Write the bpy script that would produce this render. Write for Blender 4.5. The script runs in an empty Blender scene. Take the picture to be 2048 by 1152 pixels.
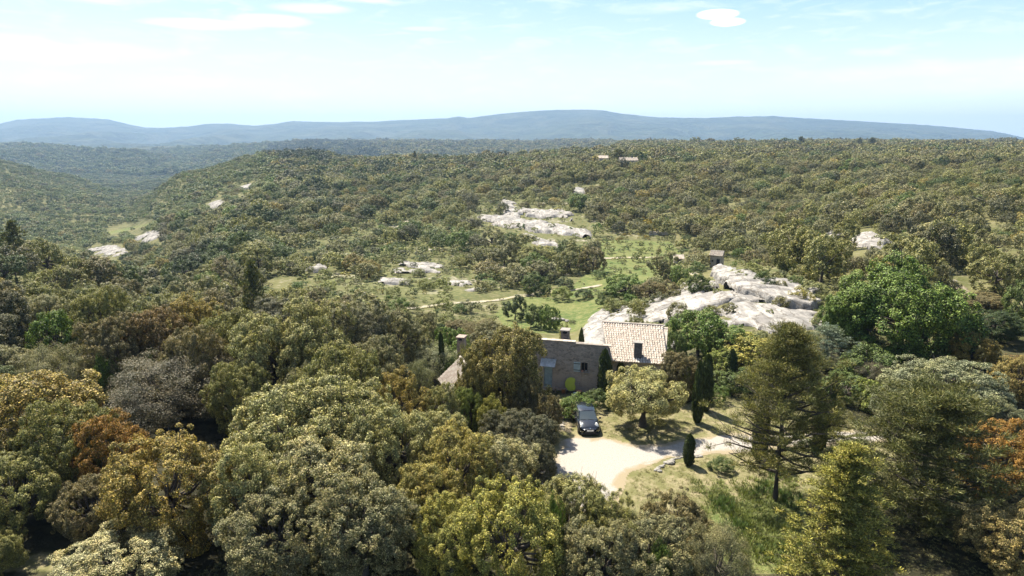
import bpy, bmesh, math, random
import numpy as np
from mathutils import Vector, Matrix
S = bpy.context.scene
C = S.collection

# ------------------------------------------------------------------ camera, sky, sun, exposure
CAM_Z = 22.0
PITCH = math.radians(12.6)
FOC = 1365.0                       # focal length in pixels of the 2048 px wide photograph
cam_d = bpy.data.cameras.new('camera'); cam = bpy.data.objects.new('camera', cam_d); C.objects.link(cam)
cam.location = (0, 0, CAM_Z); cam.rotation_euler = (math.pi/2 - PITCH, 0, 0)
cam_d.sensor_width = 36.0; cam_d.lens = 36.0*FOC/2048.0
cam_d.clip_start = 0.5; cam_d.clip_end = 60000
S.camera = cam
SUN_EL = math.radians(57); SUN_AZ = math.radians(-33)      # azimuth from +Y, clockwise
sd = Vector((math.sin(SUN_AZ)*math.cos(SUN_EL), math.cos(SUN_AZ)*math.cos(SUN_EL), math.sin(SUN_EL)))
sun_d = bpy.data.lights.new('sun', 'SUN'); sun_d.energy = 4.8; sun_d.angle = math.radians(0.53); sun_d.color = (1.0, 0.925, 0.79)
sun = bpy.data.objects.new('sun', sun_d); C.objects.link(sun)
sun.rotation_euler = sd.to_track_quat('Z', 'Y').to_euler(); sun.location = (-40, 60, 120)
S.view_settings.view_transform = 'Standard'; S.view_settings.look = 'None'
S.view_settings.exposure = 1.42; S.view_settings.gamma = 1.0
S.render.engine = 'CYCLES'
S.cycles.max_bounces = 6; S.cycles.diffuse_bounces = 3; S.cycles.glossy_bounces = 2; S.cycles.transmission_bounces = 3
S.cycles.volume_bounces = 0; S.cycles.transparent_max_bounces = 6
S.cycles.use_denoising = True

class NT:
    """small helper to write node trees"""
    def __init__(s, tree): s.t = tree; s.n = tree.nodes; s.l = tree.links
    def node(s, typ, **kw):
        n = s.n.new(typ)
        for k, v in kw.items():
            if k.startswith('i_'):
                key = k[2:]; key = int(key) if key.isdigit() else key.replace('_', ' ')
                s.put(n, key, v)
            else: setattr(n, k, v)
        return n
    def put(s, n, key, v):
        sock = n.inputs[key]
        if isinstance(v, bpy.types.NodeSocket): s.l.new(v, sock)
        elif isinstance(v, bpy.types.Node): s.l.new(v.outputs[0], sock)
        else:
            if isinstance(v, (tuple, list)) and len(v) == 3 and sock.type == 'RGBA': v = (*v, 1)
            sock.default_value = v
    def math(s, op, a, b=0.0, c=0.0, clamp=False):
        n = s.n.new('ShaderNodeMath'); n.operation = op; n.use_clamp = clamp
        s.put(n, 0, a); s.put(n, 1, b); s.put(n, 2, c); return n.outputs[0]
    def mix(s, f, a, b, typ='MIX'):
        n = s.n.new('ShaderNodeMix'); n.data_type = 'RGBA'; n.blend_type = typ
        s.put(n, 0, f); s.put(n, 6, a); s.put(n, 7, b); return n.outputs[2]
    def noise(s, scale, detail=4, rough=.55, vec=None, dist=0.0, out=0):
        n = s.n.new('ShaderNodeTexNoise'); n.inputs['Scale'].default_value = scale
        n.inputs['Detail'].default_value = detail; n.inputs['Roughness'].default_value = rough; n.inputs['Distortion'].default_value = dist
        if vec is not None: s.l.new(vec, n.inputs['Vector'])
        return n.outputs[out]
    def ramp(s, f, lo, hi, a=0.0, b=1.0):
        n = s.n.new('ShaderNodeMapRange'); n.interpolation_type = 'SMOOTHSTEP'
        s.put(n, 0, f); s.put(n, 1, lo); s.put(n, 2, hi); s.put(n, 3, a); s.put(n, 4, b); return n.outputs[0]

w = bpy.data.worlds.new('World'); S.world = w; w.use_nodes = True
T = NT(w.node_tree); T.n.clear()
sky = T.node('ShaderNodeTexSky', sky_type='NISHITA', sun_disc=False, sun_elevation=SUN_EL, sun_rotation=SUN_AZ,
             altitude=400, air_density=1.0, dust_density=1.2, ozone_density=1.0)
tc = T.node('ShaderNodeTexCoord'); sep = T.node('ShaderNodeSeparateXYZ', i_0=tc.outputs['Generated'])
X, Y_, Z = sep.outputs
az = T.math('ARCTAN2', X, Y_)                                         # azimuth and elevation of the sky direction
el = T.math('ARCSINE', Z)
# wispy cirrus: streaky noise on a flat cloud deck seen from below
zz = T.math('MAXIMUM', Z, 0.02)
u = T.math('DIVIDE', X, T.math('ADD', zz, 0.10)); v = T.math('DIVIDE', Y_, T.math('ADD', zz, 0.10))
def blob(a0, e0, ra, re, soft=1.0):
    da = T.math('DIVIDE', T.math('SUBTRACT', az, a0), ra); de = T.math('DIVIDE', T.math('SUBTRACT', el, e0), re)
    d = T.math('ADD', T.math('MULTIPLY', da, da), T.math('MULTIPLY', de, de))
    return T.ramp(d, soft, 0.0)
cv = T.node('ShaderNodeCombineXYZ', i_0=T.math('MULTIPLY', az, 3.0), i_1=T.math('MULTIPLY', el, 13.0), i_2=0.0).outputs[0]
wisp = T.noise(1.35, 7, .56, cv, 0.9)
wfine = T.noise(5.0, 6, .6, cv, 0.6)
edge = T.math('MULTIPLY', T.math('SUBTRACT', wfine, .5), .9)
def cloud(a0, e0, ra, re, gain, lo=.42, hi=.66):
    b = T.math('ADD', blob(a0, e0, ra, re), T.math('MULTIPLY', edge, .35))
    return T.math('MULTIPLY', T.math('MULTIPLY', T.math('MAXIMUM', b, 0.0), T.ramp(wisp, lo, hi)), gain)
parts = [cloud(-.60, .098, .20, .018, .7, .30, .62), cloud(-.52, .160, .10, .010, .30, .34, .6), cloud(-.403, .137, .085, .008, .8, .25, .5), cloud(-.32, .146, .06, .010, .85, .25, .5),
         cloud(-.27, .163, .065, .008, .6, .25, .5), cloud(-.20, .177, .05, .006, .4, .25, .5), cloud(.54, .066, .26, .026, .5, .25, .6), cloud(.19, .166, .08, .009, .4, .3, .6),
         cloud(.285, .095, .05, .004, .5, .2, .5), cloud(-.12, .142, .04, .004, .4, .2, .5), cloud(-.5, .06, .4, .02, .3, .3, .7)]
tot = parts[0]
for p in parts[1:]: tot = T.math('ADD', tot, p)
lens = T.math('MAXIMUM', blob(.276, .1555, .034, .0080), blob(.290, .1455, .028, .0068))
lens = T.ramp(T.math('ADD', lens, T.math('MULTIPLY', edge, .5)), .10, .5)
tot = T.math('MINIMUM', T.math('ADD', tot, T.math('MULTIPLY', lens, .95)), 1.0)
low = T.mix(T.ramp(el, .01, .215), (6.7, 7.4, 7.5), (2.2, 4.05, 5.4))    # bright milky summer air low down, cyan above
low = T.mix(T.ramp(T.math('ADD', az, 0.0), -.9, .9, .35, 0), low, (7.4, 7.5, 7.5))
base = T.mix(T.math('MAXIMUM', T.ramp(el, .30, .75), T.ramp(Y_, .35, -.25)), low, sky.outputs[0])
col = T.mix(tot, base, (7.6, 7.6, 7.6))
bg = T.node('ShaderNodeBackground', i_Color=col, i_Strength=0.07)
out = T.node('ShaderNodeOutputWorld'); T.l.new(bg.outputs[0], out.inputs[0])

# ------------------------------------------------------------------ numbers
CP, SP = math.cos(PITCH), math.sin(PITCH)
def px_dir(px, py):
    a = (px - 1024)/FOC; b = (py - 576)/FOC
    return np.array([a, CP - b*SP, -(SP + b*CP)])
def project(x, y, z):
    x = np.asarray(x, float); y = np.asarray(y, float); z = np.asarray(z, float) - CAM_Z
    f = y*CP - z*SP; d = -y*SP - z*CP
    f = np.where(f > .1, f, .1)
    return 1024 + FOC*x/f, 576 + FOC*d/f, f
def _h(i, j, s):
    n = (i.astype(np.int64)*374761393 + j.astype(np.int64)*668265263 + s*982451653) & 0xffffffff
    n = ((n ^ (n >> 13))*1274126177) & 0xffffffff
    n = n ^ (n >> 16)
    return (n & 0xffff)/65535.0
def vnoise(x, y, s=0):
    i = np.floor(x); j = np.floor(y); fx = x - i; fy = y - j
    fx = fx*fx*fx*(fx*(fx*6 - 15) + 10); fy = fy*fy*fy*(fy*(fy*6 - 15) + 10)
    i = i.astype(np.int64); j = j.astype(np.int64)
    a = _h(i, j, s); b = _h(i+1, j, s); c = _h(i, j+1, s); d = _h(i+1, j+1, s)
    return (a*(1-fx) + b*fx)*(1-fy) + (c*(1-fx) + d*fx)*fy - .5
def fbm(x, y, s=0, o=4):
    r = 0; a = 1
    for k in range(o):
        r = r + a*vnoise(x*2**k + 17.3*k, y*2**k - 9.1*k, s + k); a *= .5
    return r
def inpoly(px, py, poly):
    px = np.asarray(px); py = np.asarray(py); r = np.zeros(np.broadcast(px, py).shape, bool)
    n = len(poly)
    for k in range(n):
        x1, y1 = poly[k]; x2, y2 = poly[(k+1) % n]
        if y1 == y2: continue
        c = ((y1 > py) != (y2 > py)) & (px < (x2-x1)*(py-y1)/(y2-y1) + x1)
        r ^= c
    return r
def polydist(px, py, poly, closed=True):
    px = np.asarray(px, float); py = np.asarray(py, float)
    d = np.full(np.broadcast(px, py).shape, 1e9); n = len(poly)
    for k in range(n if closed else n-1):
        x1, y1 = poly[k]; x2, y2 = poly[(k+1) % n]
        L = (x2-x1)**2 + (y2-y1)**2 + 1e-9
        t = np.clip(((px-x1)*(x2-x1) + (py-y1)*(y2-y1))/L, 0, 1)
        d = np.minimum(d, np.hypot(px-x1-t*(x2-x1), py-y1-t*(y2-y1)))
    return d

# ------------------------------------------------------------------ the lie of the land: height in metres over the yard
COLS = {
   0: [(8,0),(60,0),(80,-.6),(105,-.6),(122,0),(140,-2),(185,-16),(250,-32),(400,-46),(500,-44),(650,-40),(800,-27),(950,-10),(1020,-4),(1200,-40),(1700,-62),(2200,-40),(2700,-4),(3000,-30),(4500,-40)],
 130: [(8,0),(50,0),(60,-.3),(80,-1.3),(105,-2.5),(122,-3),(140,-7),(185,-18),(250,-30),(400,-45),(500,-48),(650,-50),(800,-47),(950,-38),(1050,-26),(1250,-62),(1700,-74),(2200,-38),(2600,-10),(3000,-38),(4500,-40)],
 250: [(8,0),(45,0),(60,-.5),(80,-2),(105,-4),(140,-11),(185,-20),(250,-28),(320,-31),(400,-38),(560,-50),(750,-58),(900,-58),(1000,-56),(1200,-74),(1600,-78),(1900,-58),(2200,-31),(2600,-60),(3000,-60),(3400,-31),(3700,-46),(4500,-38)],
 380: [(8,0),(45,0),(60,-.6),(80,-2.5),(105,-5),(140,-10),(185,-15),(250,-19),(320,-19),(400,-17.6),(480,-15),(560,-9.5),(640,-14),(900,-58),(1250,-72),(1600,-72),(2000,-64),(2500,-61),(3000,-42),(3400,-31),(3700,-44),(4500,-34)],
 500: [(8,0),(45,0),(60,-.8),(80,-3),(105,-6),(140,-8.5),(185,-10),(250,-10.5),(330,-10.7),(450,-8),(560,-4.5),(680,-.5),(800,-7),(1100,-44),(1500,-60),(2200,-48),(2700,-24),(3000,-20),(3700,-44),(4500,-34)],
 620: [(8,0),(45,0),(60,-.6),(80,-2.8),(105,-6),(140,-8.5),(185,-10),(250,-11),(330,-10),(450,-7),(600,-1),(720,3),(800,0),(1000,-30),(1500,-40),(2000,-22),(2600,-6),(3000,-12),(3600,-40),(4500,-34)],
 750: [(8,0),(45,0),(60,-.6),(80,-2.8),(105,-6),(140,-8.6),(185,-10.2),(250,-11),(330,-9.5),(450,-7),(600,-1.5),(660,-1.5),(800,-16),(1000,-40),(1500,-42),(2000,-20),(2600,-5),(3000,-10),(3600,-40),(4500,-34)],
1000: [(8,0),(45,0),(60,-.5),(80,-4),(105,-8),(126,-9),(150,-9.6),(185,-10),(250,-9),(330,-7),(450,-3),(560,0),(640,0),(800,-16),(1000,-38),(1500,-40),(2000,-20),(2600,-4),(3000,-9),(3600,-38),(4500,-36)],
1140: [(8,0),(45,0),(60,-.1),(66,-.8),(80,-4),(105,-8),(126,-9),(150,-9.8),(185,-10),(250,-7.5),(330,-4),(420,2),(560,3),(700,4),(800,-4),(1000,-24),(1500,-30),(2000,-15),(2600,-3),(3000,-8),(3600,-38),(4500,-36)],
1250: [(8,0),(45,0),(60,0),(64,-.4),(80,-2.5),(95,-3.6),(105,-5),(140,-8.2),(185,-10),(250,-6.4),(330,-2.3),(400,4),(450,5),(600,6),(800,5),(1100,3),(1500,-4),(2200,-10),(3200,-36),(4500,-36)],
1500: [(8,0),(45,0),(60,.4),(70,.8),(80,1.4),(92,1.5),(105,.6),(125,-3),(140,-5.5),(160,-8),(185,-8),(250,-6),(330,0),(450,4.3),(600,5),(800,5.5),(1100,4.5),(1500,-1),(2200,-10),(3200,-36),(4500,-36)],
1750: [(8,0),(45,0),(60,.5),(80,1),(105,1.6),(130,1.6),(185,1),(250,2.7),(330,3.8),(450,5),(600,5.8),(800,6.2),(1100,5.2),(1500,0),(2200,-10),(3200,-36),(4500,-36)],
2048: [(8,0),(45,0),(60,.8),(80,1.8),(105,3),(140,4),(185,5),(250,6),(330,7.5),(450,7.6),(600,7.4),(800,7),(1100,5.2),(1500,0),(2200,-10),(3200,-36),(4500,-36)],
}
CREST = [(-400,262),(-150,262),(0,252),(60,239),(120,235),(165,233),(200,235),(240,238),(280,248),(310,254),(350,255),(390,252),(430,247),(470,246),(520,250),(560,247),(600,241),(640,243),(700,243),(760,242),(800,240),(840,238),(900,235),(920,231),(940,235),(1000,227),(1060,222),(1110,219),(1160,218.5),(1200,220),(1240,227),(1310,234),(1400,235),(1470,232),(1530,231),(1600,236),(1700,241),(1800,247),(1900,255),(1960,261),(2005,270),(2048,279),(2120,287),(2300,296),(2600,300)]
_lY = np.linspace(math.log(8), math.log(4500), 420)
_cp = sorted(COLS); _tab = []
for c in _cp:
    a = np.array(COLS[c], float); z = np.interp(_lY, np.log(a[:, 0]), a[:, 1])
    k = np.exp(-.5*(np.arange(-9, 10)/3.5)**2); k /= k.sum()
    _tab.append(np.convolve(np.pad(z, 9, mode='edge'), k, mode='valid'))
_tab = np.array(_tab)
_fx = np.linspace(0, 2048, 257); _fine = np.zeros((257, len(_lY)))
for q in range(257):                                                   # smooth interpolation across the columns
    j = min(max(np.searchsorted(_cp, _fx[q], side='right')-1, 0), len(_cp)-2)
    t = (_fx[q]-_cp[j])/(_cp[j+1]-_cp[j]); t = .5*t + .5*t*t*(3-2*t)
    _fine[q] = _tab[j]*(1-t) + _tab[j+1]*t
_cr = np.array(CREST, float)
def H(x, y):
    x = np.asarray(x, float); y = np.asarray(y, float)
    r = np.hypot(x, y) + 1e-6; ang = np.clip(np.arctan2(x, y), -1.0, 1.0)
    Yd = r*np.cos(ang); pc = 1024 + FOC*np.tan(ang)
    u = np.clip(pc/8.0, 0, 255.999); v = np.clip((np.log(np.maximum(Yd, 8.0)) - _lY[0])/(_lY[1]-_lY[0]), 0, len(_lY)-1.001)
    i = u.astype(int); j = v.astype(int); fu = u-i; fv = v-j
    h = (_fine[i, j]*(1-fu) + _fine[i+1, j]*fu)*(1-fv) + (_fine[i, j+1]*(1-fu) + _fine[i+1, j+1]*fu)*fv
    top = CAM_Z + 7000*(270 - np.interp(pc, _cr[:, 0], _cr[:, 1]))*.0007
    t = np.clip((Yd-3600)/3400, 0, 1); t2 = t**1.35
    g = np.abs(fbm(x/900+3, y/1500, 51, 4))*150*np.sin(np.pi*np.clip(t, 0, 1))
    m = np.where(t >= 1, top - (Yd-7000)*.10, h*(1-t2) + top*t2 - g)
    h = np.where(Yd > 3600, m, h)
    a1 = np.clip((Yd-62)/60, 0, 1)
    h = h + a1*(.9*fbm(x/14, y/14, 3, 3) + 1.0*np.clip(Yd/250, 0, 1)*fbm(x/40, y/40, 7, 3))
    a2 = np.clip((Yd-250)/700, 0, 1); h = h + a2*4.5*fbm(x/160, y/160, 11, 4)*np.clip((9000-Yd)/2000, 0, 1)
    a4 = np.clip((Yd-300)/300, 0, 1)*np.clip((700-pc)/300, 0, 1)*(1-t); h = h + a4*16*fbm(x/210+5, y/330, 17, 3)
    a3 = np.clip((Yd-1300)/2500, 0, 1)*(1-t); h = h + a3*26*fbm(x/520, y/620, 13, 4)
    return h
def hit(px, py, y0=25.0, y1=7600.0):
    """where the ray through a pixel of the photograph meets the ground"""
    d = px_dir(px, py); ys = np.exp(np.linspace(math.log(y0), math.log(y1), 3000)); t = ys/d[1]
    x = d[0]*t; z = CAM_Z + d[2]*t; b = z - H(x, ys) < 0
    k = int(np.argmax(b)) if b.any() else len(ys)-1
    return Vector((x[k], ys[k], float(H(x[k], ys[k]))))
def at(px, py, Y):
    d = px_dir(px, py); t = Y/d[1]; return Vector((d[0]*t, Y, CAM_Z + d[2]*t))
def on(px, Y):
    """ground point at forward distance Y in photo column px"""
    z = 0.0
    for _ in range(6):
        f = Y*CP - (z-CAM_Z)*SP; x = (px-1024)/FOC*f; z = float(H(x, Y))
    return Vector((x, Y, z))

# ------------------------------------------------------------------ mesh helpers
def np_mesh(name, V, F, mats, smooth=False, attrs=None, mat_idx=None):
    """V (n,3); F (m,3|4) int array or a list of polygons"""
    me = bpy.data.meshes.new(name)
    V = np.asarray(V, np.float32)
    if isinstance(F, np.ndarray):
        k = F.shape[1]; me.vertices.add(len(V)); me.vertices.foreach_set('co', V.ravel())
        me.loops.add(F.size); me.loops.foreach_set('vertex_index', F.astype(np.int32).ravel())
        me.polygons.add(len(F)); me.polygons.foreach_set('loop_start', (np.arange(len(F))*k).astype(np.int32))
    else:
        me.from_pydata(V.tolist(), [], F)
    if mat_idx is not None: me.polygons.foreach_set('material_index', np.asarray(mat_idx, np.int32))
    me.update(calc_edges=True); me.validate()
    for m in (mats if isinstance(mats, (list, tuple)) else [mats]): me.materials.append(m)
    me.polygons.foreach_set('use_smooth', np.full(len(me.polygons), smooth, bool))
    for k, (dom, arr) in (attrs or {}).items():
        arr = np.asarray(arr, np.float32)
        a = me.attributes.new(k, 'FLOAT' if arr.ndim == 1 else 'FLOAT_COLOR', dom)
        a.data.foreach_set('value' if arr.ndim == 1 else 'color', arr.ravel())
    return me
def link(name, me, parent=None, loc=(0,0,0), rot=(0,0,0), scale=(1,1,1)):
    o = bpy.data.objects.new(name, me); C.objects.link(o); o.parent = parent
    o.location = loc; o.rotation_euler = rot; o.scale = scale; return o
def tag(o, label=None, cat=None, group=None, kind=None):
    if label: o['label'] = label
    if cat: o['category'] = cat
    if group: o['group'] = group
    if kind: o['kind'] = kind
    return o
def empty(name, loc, rz=0, scale=(1,1,1)):
    o = bpy.data.objects.new(name, None); C.objects.link(o); o.location = loc; o.rotation_euler = (0,0,rz); o.scale = scale
    o.empty_display_size = .5; return o
class MB:
    """collects boxes, tubes and free faces, then makes ONE mesh"""
    def __init__(s): s.v = []; s.f = []; s.a = []
    def add(s, V, F, a=0.0):
        n = len(s.v); s.v += [tuple(map(float, p)) for p in V]; s.f += [tuple(i+n for i in f) for f in F]; s.a += [a]*len(F)
    def box(s, c, d, rz=0.0, a=0.0, taper=1.0, M=None):
        x, y, z = d[0]/2, d[1]/2, d[2]/2; P = []
        for k, (sx, sy, sz) in enumerate([(-1,-1,-1),(1,-1,-1),(1,1,-1),(-1,1,-1),(-1,-1,1),(1,-1,1),(1,1,1),(-1,1,1)]):
            q = taper if sz > 0 else 1
            p = Vector((sx*x*q, sy*y*q, sz*z))
            p = (M @ p) if M else p
            p = Matrix.Rotation(rz, 3, 'Z') @ p
            P.append((p.x+c[0], p.y+c[1], p.z+c[2]))
        s.add(P, [(0,3,2,1),(4,5,6,7),(0,1,5,4),(1,2,6,5),(2,3,7,6),(3,0,4,7)], a)
    def tube(s, pts, rad, n=7, a=0.0, cap=True):
        pts = [Vector(p) for p in pts]; rad = rad if isinstance(rad, (list, tuple)) else [rad]*len(pts); V = []; F = []
        for k, p in enumerate(pts):
            d = (pts[min(k+1, len(pts)-1)] - pts[max(k-1, 0)]).normalized()
            q = d.to_track_quat('Z', 'Y')
            for j in range(n):
                an = 2*math.pi*j/n; V.append(p + q @ Vector((math.cos(an)*rad[k], math.sin(an)*rad[k], 0)))
        for k in range(len(pts)-1):
            for j in range(n): F.append((k*n+j, k*n+(j+1) % n, (k+1)*n+(j+1) % n, (k+1)*n+j))
        if cap: F += [tuple(range(n))[::-1], tuple(range((len(pts)-1)*n, len(pts)*n))]
        s.add(V, F, a)
    def lathe(s, prof, n=20, c=(0,0,0), a=0.0):
        V = []; F = []
        for (r, z) in prof:
            for j in range(n): an = 2*math.pi*j/n; V.append((c[0]+r*math.cos(an), c[1]+r*math.sin(an), c[2]+z))
        for k in range(len(prof)-1):
            for j in range(n): F.append((k*n+j, k*n+(j+1) % n, (k+1)*n+(j+1) % n, (k+1)*n+j))
        s.add(V, F, a)
    def mesh(s, name, mats, smooth=False):
        return np_mesh(name, np.array(s.v), s.f, mats, smooth, {'var': ('FACE', np.array(s.a))})
    def build(s, name, mats, parent=None, smooth=False, **kw): return link(name, s.mesh(name, mats, smooth), parent, **kw)

# ------------------------------------------------------------------ materials
def new_mat(name):
    m = bpy.data.materials.new(name); m.use_nodes = True; m.node_tree.nodes.clear(); return m, NT(m.node_tree)
def finish(t, sh):
    o = t.node('ShaderNodeOutputMaterial'); t.l.new(sh, o.inputs[0])
def pr(t, **kw): return t.node('ShaderNodeBsdfPrincipled', **kw)
def plain(name, color, rough=.7, metal=0.0, noise=0.0, nscale=8.0, bump=0.0, spec=.5):
    m, t = new_mat(name); tcn = t.node('ShaderNodeTexCoord').outputs['Object']
    n = t.noise(nscale, 5, .6, tcn)
    c = t.mix(t.ramp(n, .3, .7), tuple(q*(1-noise) for q in color), tuple(min(1, q*(1+noise)) for q in color))
    b = pr(t, i_Base_Color=c, i_Roughness=rough, i_Metallic=metal, i_Specular_IOR_Level=spec)
    if bump: t.l.new(t.node('ShaderNodeBump', i_Strength=bump, i_Distance=.02, i_Height=n).outputs[0], b.inputs['Normal'])
    finish(t, b.outputs[0]); return m
def foliage_mat(name, src):
    m, t = new_mat(name)
    if src == 'instance':
        col = t.node('ShaderNodeAttribute', attribute_type='INSTANCER', attribute_name='tint').outputs['Color']
    else: col = t.node('ShaderNodeObjectInfo').outputs['Color']
    tip = t.node('ShaderNodeAttribute', attribute_type='GEOMETRY', attribute_name='tip').outputs['Fac']
    rnd = t.node('ShaderNodeAttribute', attribute_type='GEOMETRY', attribute_name='rnd').outputs['Fac']
    oi = t.node('ShaderNodeTexCoord').outputs['Object']
    big = t.noise(2.2, 2, .5, oi)
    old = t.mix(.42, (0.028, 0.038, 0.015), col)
    old = t.mix(1.0, old, (.55, .62, .55), 'MULTIPLY')  # old leaves darkened further, putting shade between clumps into the colour
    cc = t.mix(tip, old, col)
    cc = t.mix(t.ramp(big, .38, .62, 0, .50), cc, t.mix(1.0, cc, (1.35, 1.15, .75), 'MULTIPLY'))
    hv = t.node('ShaderNodeHueSaturation', i_Color=cc, i_Value=t.math('MULTIPLY_ADD', rnd, .7, .65), i_Hue=t.math('MULTIPLY_ADD', rnd, .03, .485)).outputs[0]
    b = pr(t, i_Base_Color=hv, i_Roughness=.55, i_Specular_IOR_Level=.22)
    tr = t.node('ShaderNodeBsdfTranslucent', i_Color=t.mix(1.0, hv, (1.25, 1.35, .6), 'MULTIPLY'))
    mx = t.node('ShaderNodeMixShader', i_0=.15); t.l.new(b.outputs[0], mx.inputs[1]); t.l.new(tr.outputs[0], mx.inputs[2])
    finish(t, mx.outputs[0]); return m
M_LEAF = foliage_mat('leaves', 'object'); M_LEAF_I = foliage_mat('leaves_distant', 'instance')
M_BARK = plain('bark', (.075, .062, .05), .9, noise=.35, nscale=14, bump=.4)
M_TWIG = plain('grey_twigs', (.17, .145, .125), .9, noise=.25, nscale=9)
# ------------------------------------------------------------------ ground
LUSH = [([(985,628),(1010,600),(1060,588),(1130,596),(1215,588),(1222,622),(1190,645),(1150,668),(1090,672),(1010,662)], 85, 150, 1.0),
        ([(1185,475),(1340,478),(1375,512),(1330,560),(1220,592),(1120,604),(1150,560),(1200,520)], 100, 260, .9),
        ([(640,545),(760,530),(900,560),(990,600),(860,612),(740,590),(650,580)], 100, 260, .34),
        ([(700,440),(860,420),(940,470),(900,520),(760,520),(690,490)], 140, 330, .26),
        ([(1148,338),(1178,330),(1186,348),(1160,352)], 250, 470, 1.0),
        ([(200,462),(300,442),(310,452),(215,475)], 300, 520, .9),
        ([(860,292),(940,278),(950,284),(880,298)], 900, 2000, .8),
        ([(560,742),(640,742),(640,790),(560,790)], 38, 60, .9),
        ([(1380,960),(1480,940),(1600,940),(1640,1152),(1460,1152),(1400,1040)], 20, 42, .95)]
YARD2 = [(0,1095),(70,1100),(170,1085),(170,1152),(0,1152)]
YARD = [(1085,1000),(1095,900),(1110,860),(1090,800),(1120,775),(1200,790),(1400,800),(1430,780),(1480,800),(1700,830),(1800,880),(1800,960),(1600,1000),(1500,1010),(1300,1040),(1200,1030)]
def lerp_ring(a0, a1, n): return list(np.linspace(a0, a1, n, endpoint=False))
aw = math.atan(1230/FOC); aw2 = math.atan(1330/FOC)
angs = np.array(lerp_ring(-math.pi, -aw2, 60) + list(np.arctan(np.linspace(-1330/FOC, 1330/FOC, 700))) + lerp_ring(aw2+.02, math.pi, 60))
rads = [3.0]
while rads[-1] < 9300: rads.append(rads[-1]*(1.03 if rads[-1] < 20 else 1.0085))
rads = np.array(rads)
A, R_ = np.meshgrid(angs, rads, indexing='ij'); gx = (R_*np.sin(A)).ravel(); gy = (R_*np.cos(A)).ravel(); gz = H(gx, gy)
na, nr = A.shape; idx = np.arange(na*nr).reshape(na, nr)
i0 = idx[:, :-1]; i1 = np.roll(idx, -1, axis=0)[:, :-1]; i2 = np.roll(idx, -1, axis=0)[:, 1:]; i3 = idx[:, 1:]
F = np.stack([i0, i3, i2, i1], -1).reshape(-1, 4)
gx = np.append(gx, 0.0); gy = np.append(gy, 0.0); gz = np.append(gz, 0.0)
ppx, ppy, pf = project(gx, gy, gz); fwd = gy > 5
lush = np.zeros(len(gx)); 
for poly, y0, y1, s in LUSH:
    m = inpoly(ppx, ppy, poly) & fwd & (gy > y0) & (gy < y1); d = polydist(ppx[m], ppy[m], poly)
    lush[m] = np.maximum(lush[m], s*np.clip(d/10, 0, 1))
dry = np.zeros(len(gx)); m = inpoly(ppx, ppy, YARD) & fwd & (gy < 70); dry[m] = np.clip(polydist(ppx[m], ppy[m], YARD)/22, 0, 1)
m = inpoly(ppx, ppy, YARD2) & fwd & (gy < 40); dry[m] = np.clip(polydist(ppx[m], ppy[m], YARD2)/22, 0, 1)
dist = np.hypot(gx, gy)
hillside = np.clip((gy-105)/40, 0, 1)*np.clip((420-gy)/150, 0, 1)*np.clip((ppx-520)/160, 0, 1)*np.clip((1330-ppx)/160, 0, 1)*fwd
litter_shade = np.clip((75-gy)/15, 0, 1)*(1 - dry)  # leaf litter, with the shade under the trees put into its dark colour
attr = np.stack([lush, dry, hillside, np.ones(len(gx))], -1)
m_, t = new_mat('ground')
P = t.node('ShaderNodeNewGeometry').outputs['Position']
zone = t.node('ShaderNodeSeparateColor', i_0=t.node('ShaderNodeAttribute', attribute_name='zone').outputs['Color']).outputs
n1 = t.noise(.9, 6, .62, P); n2 = t.noise(.11, 5, .6, P); n3 = t.noise(.012, 7, .62, P, .4); n4 = t.noise(6.0, 3, .6, P); n5 = t.noise(.05, 8, .68, P)
scrub = t.mix(t.ramp(n2, .38, .62), (.070, .078, .028), (.135, .128, .055))
scrub = t.mix(t.ramp(n1, .50, .70), scrub, (.19, .165, .105))
lushc = t.mix(t.ramp(n2, .35, .65), (.075, .105, .032), (.145, .15, .055)); lushc = t.mix(t.ramp(n1, .42, .66, 0, .8), lushc, (.21, .195, .085))
lushc = t.mix(t.ramp(n4, .4, .6, 0, .5), lushc, (.05, .09, .02))
dryc = t.mix(t.ramp(n1, .38, .66), (.135, .13, .055), (.255, .215, .13)); dryc = t.mix(t.ramp(n4, .45, .7, 0, .6), dryc, (.115, .130, .045))
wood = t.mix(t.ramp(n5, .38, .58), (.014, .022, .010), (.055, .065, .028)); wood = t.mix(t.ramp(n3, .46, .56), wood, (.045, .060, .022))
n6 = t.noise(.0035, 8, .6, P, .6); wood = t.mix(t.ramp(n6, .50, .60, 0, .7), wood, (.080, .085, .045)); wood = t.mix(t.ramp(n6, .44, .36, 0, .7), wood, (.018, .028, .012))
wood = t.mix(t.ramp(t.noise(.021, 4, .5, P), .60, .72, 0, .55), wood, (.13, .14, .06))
dd = t.node('ShaderNodeVectorMath', operation='LENGTH'); t.l.new(P, dd.inputs[0])
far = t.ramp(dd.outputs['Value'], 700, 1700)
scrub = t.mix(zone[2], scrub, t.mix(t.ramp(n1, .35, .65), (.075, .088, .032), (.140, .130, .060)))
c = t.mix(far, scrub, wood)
lshade = t.node('ShaderNodeAttribute', attribute_name='litter_shade').outputs['Fac']
c = t.mix(lshade, c, t.mix(t.ramp(n1, .4, .65), (.022, .022, .012), (.055, .050, .028)))
soil = t.math('MULTIPLY', zone[2], t.ramp(t.math('ADD', n2, t.math('MULTIPLY', n1, .5)), 0.80, .95))
c = t.mix(soil, c, (.30, .27, .21))
c = t.mix(t.ramp(t.math('ADD', zone[0], t.math('MULTIPLY_ADD', n1, .6, -.3)), .25, .6), c, lushc)
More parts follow.
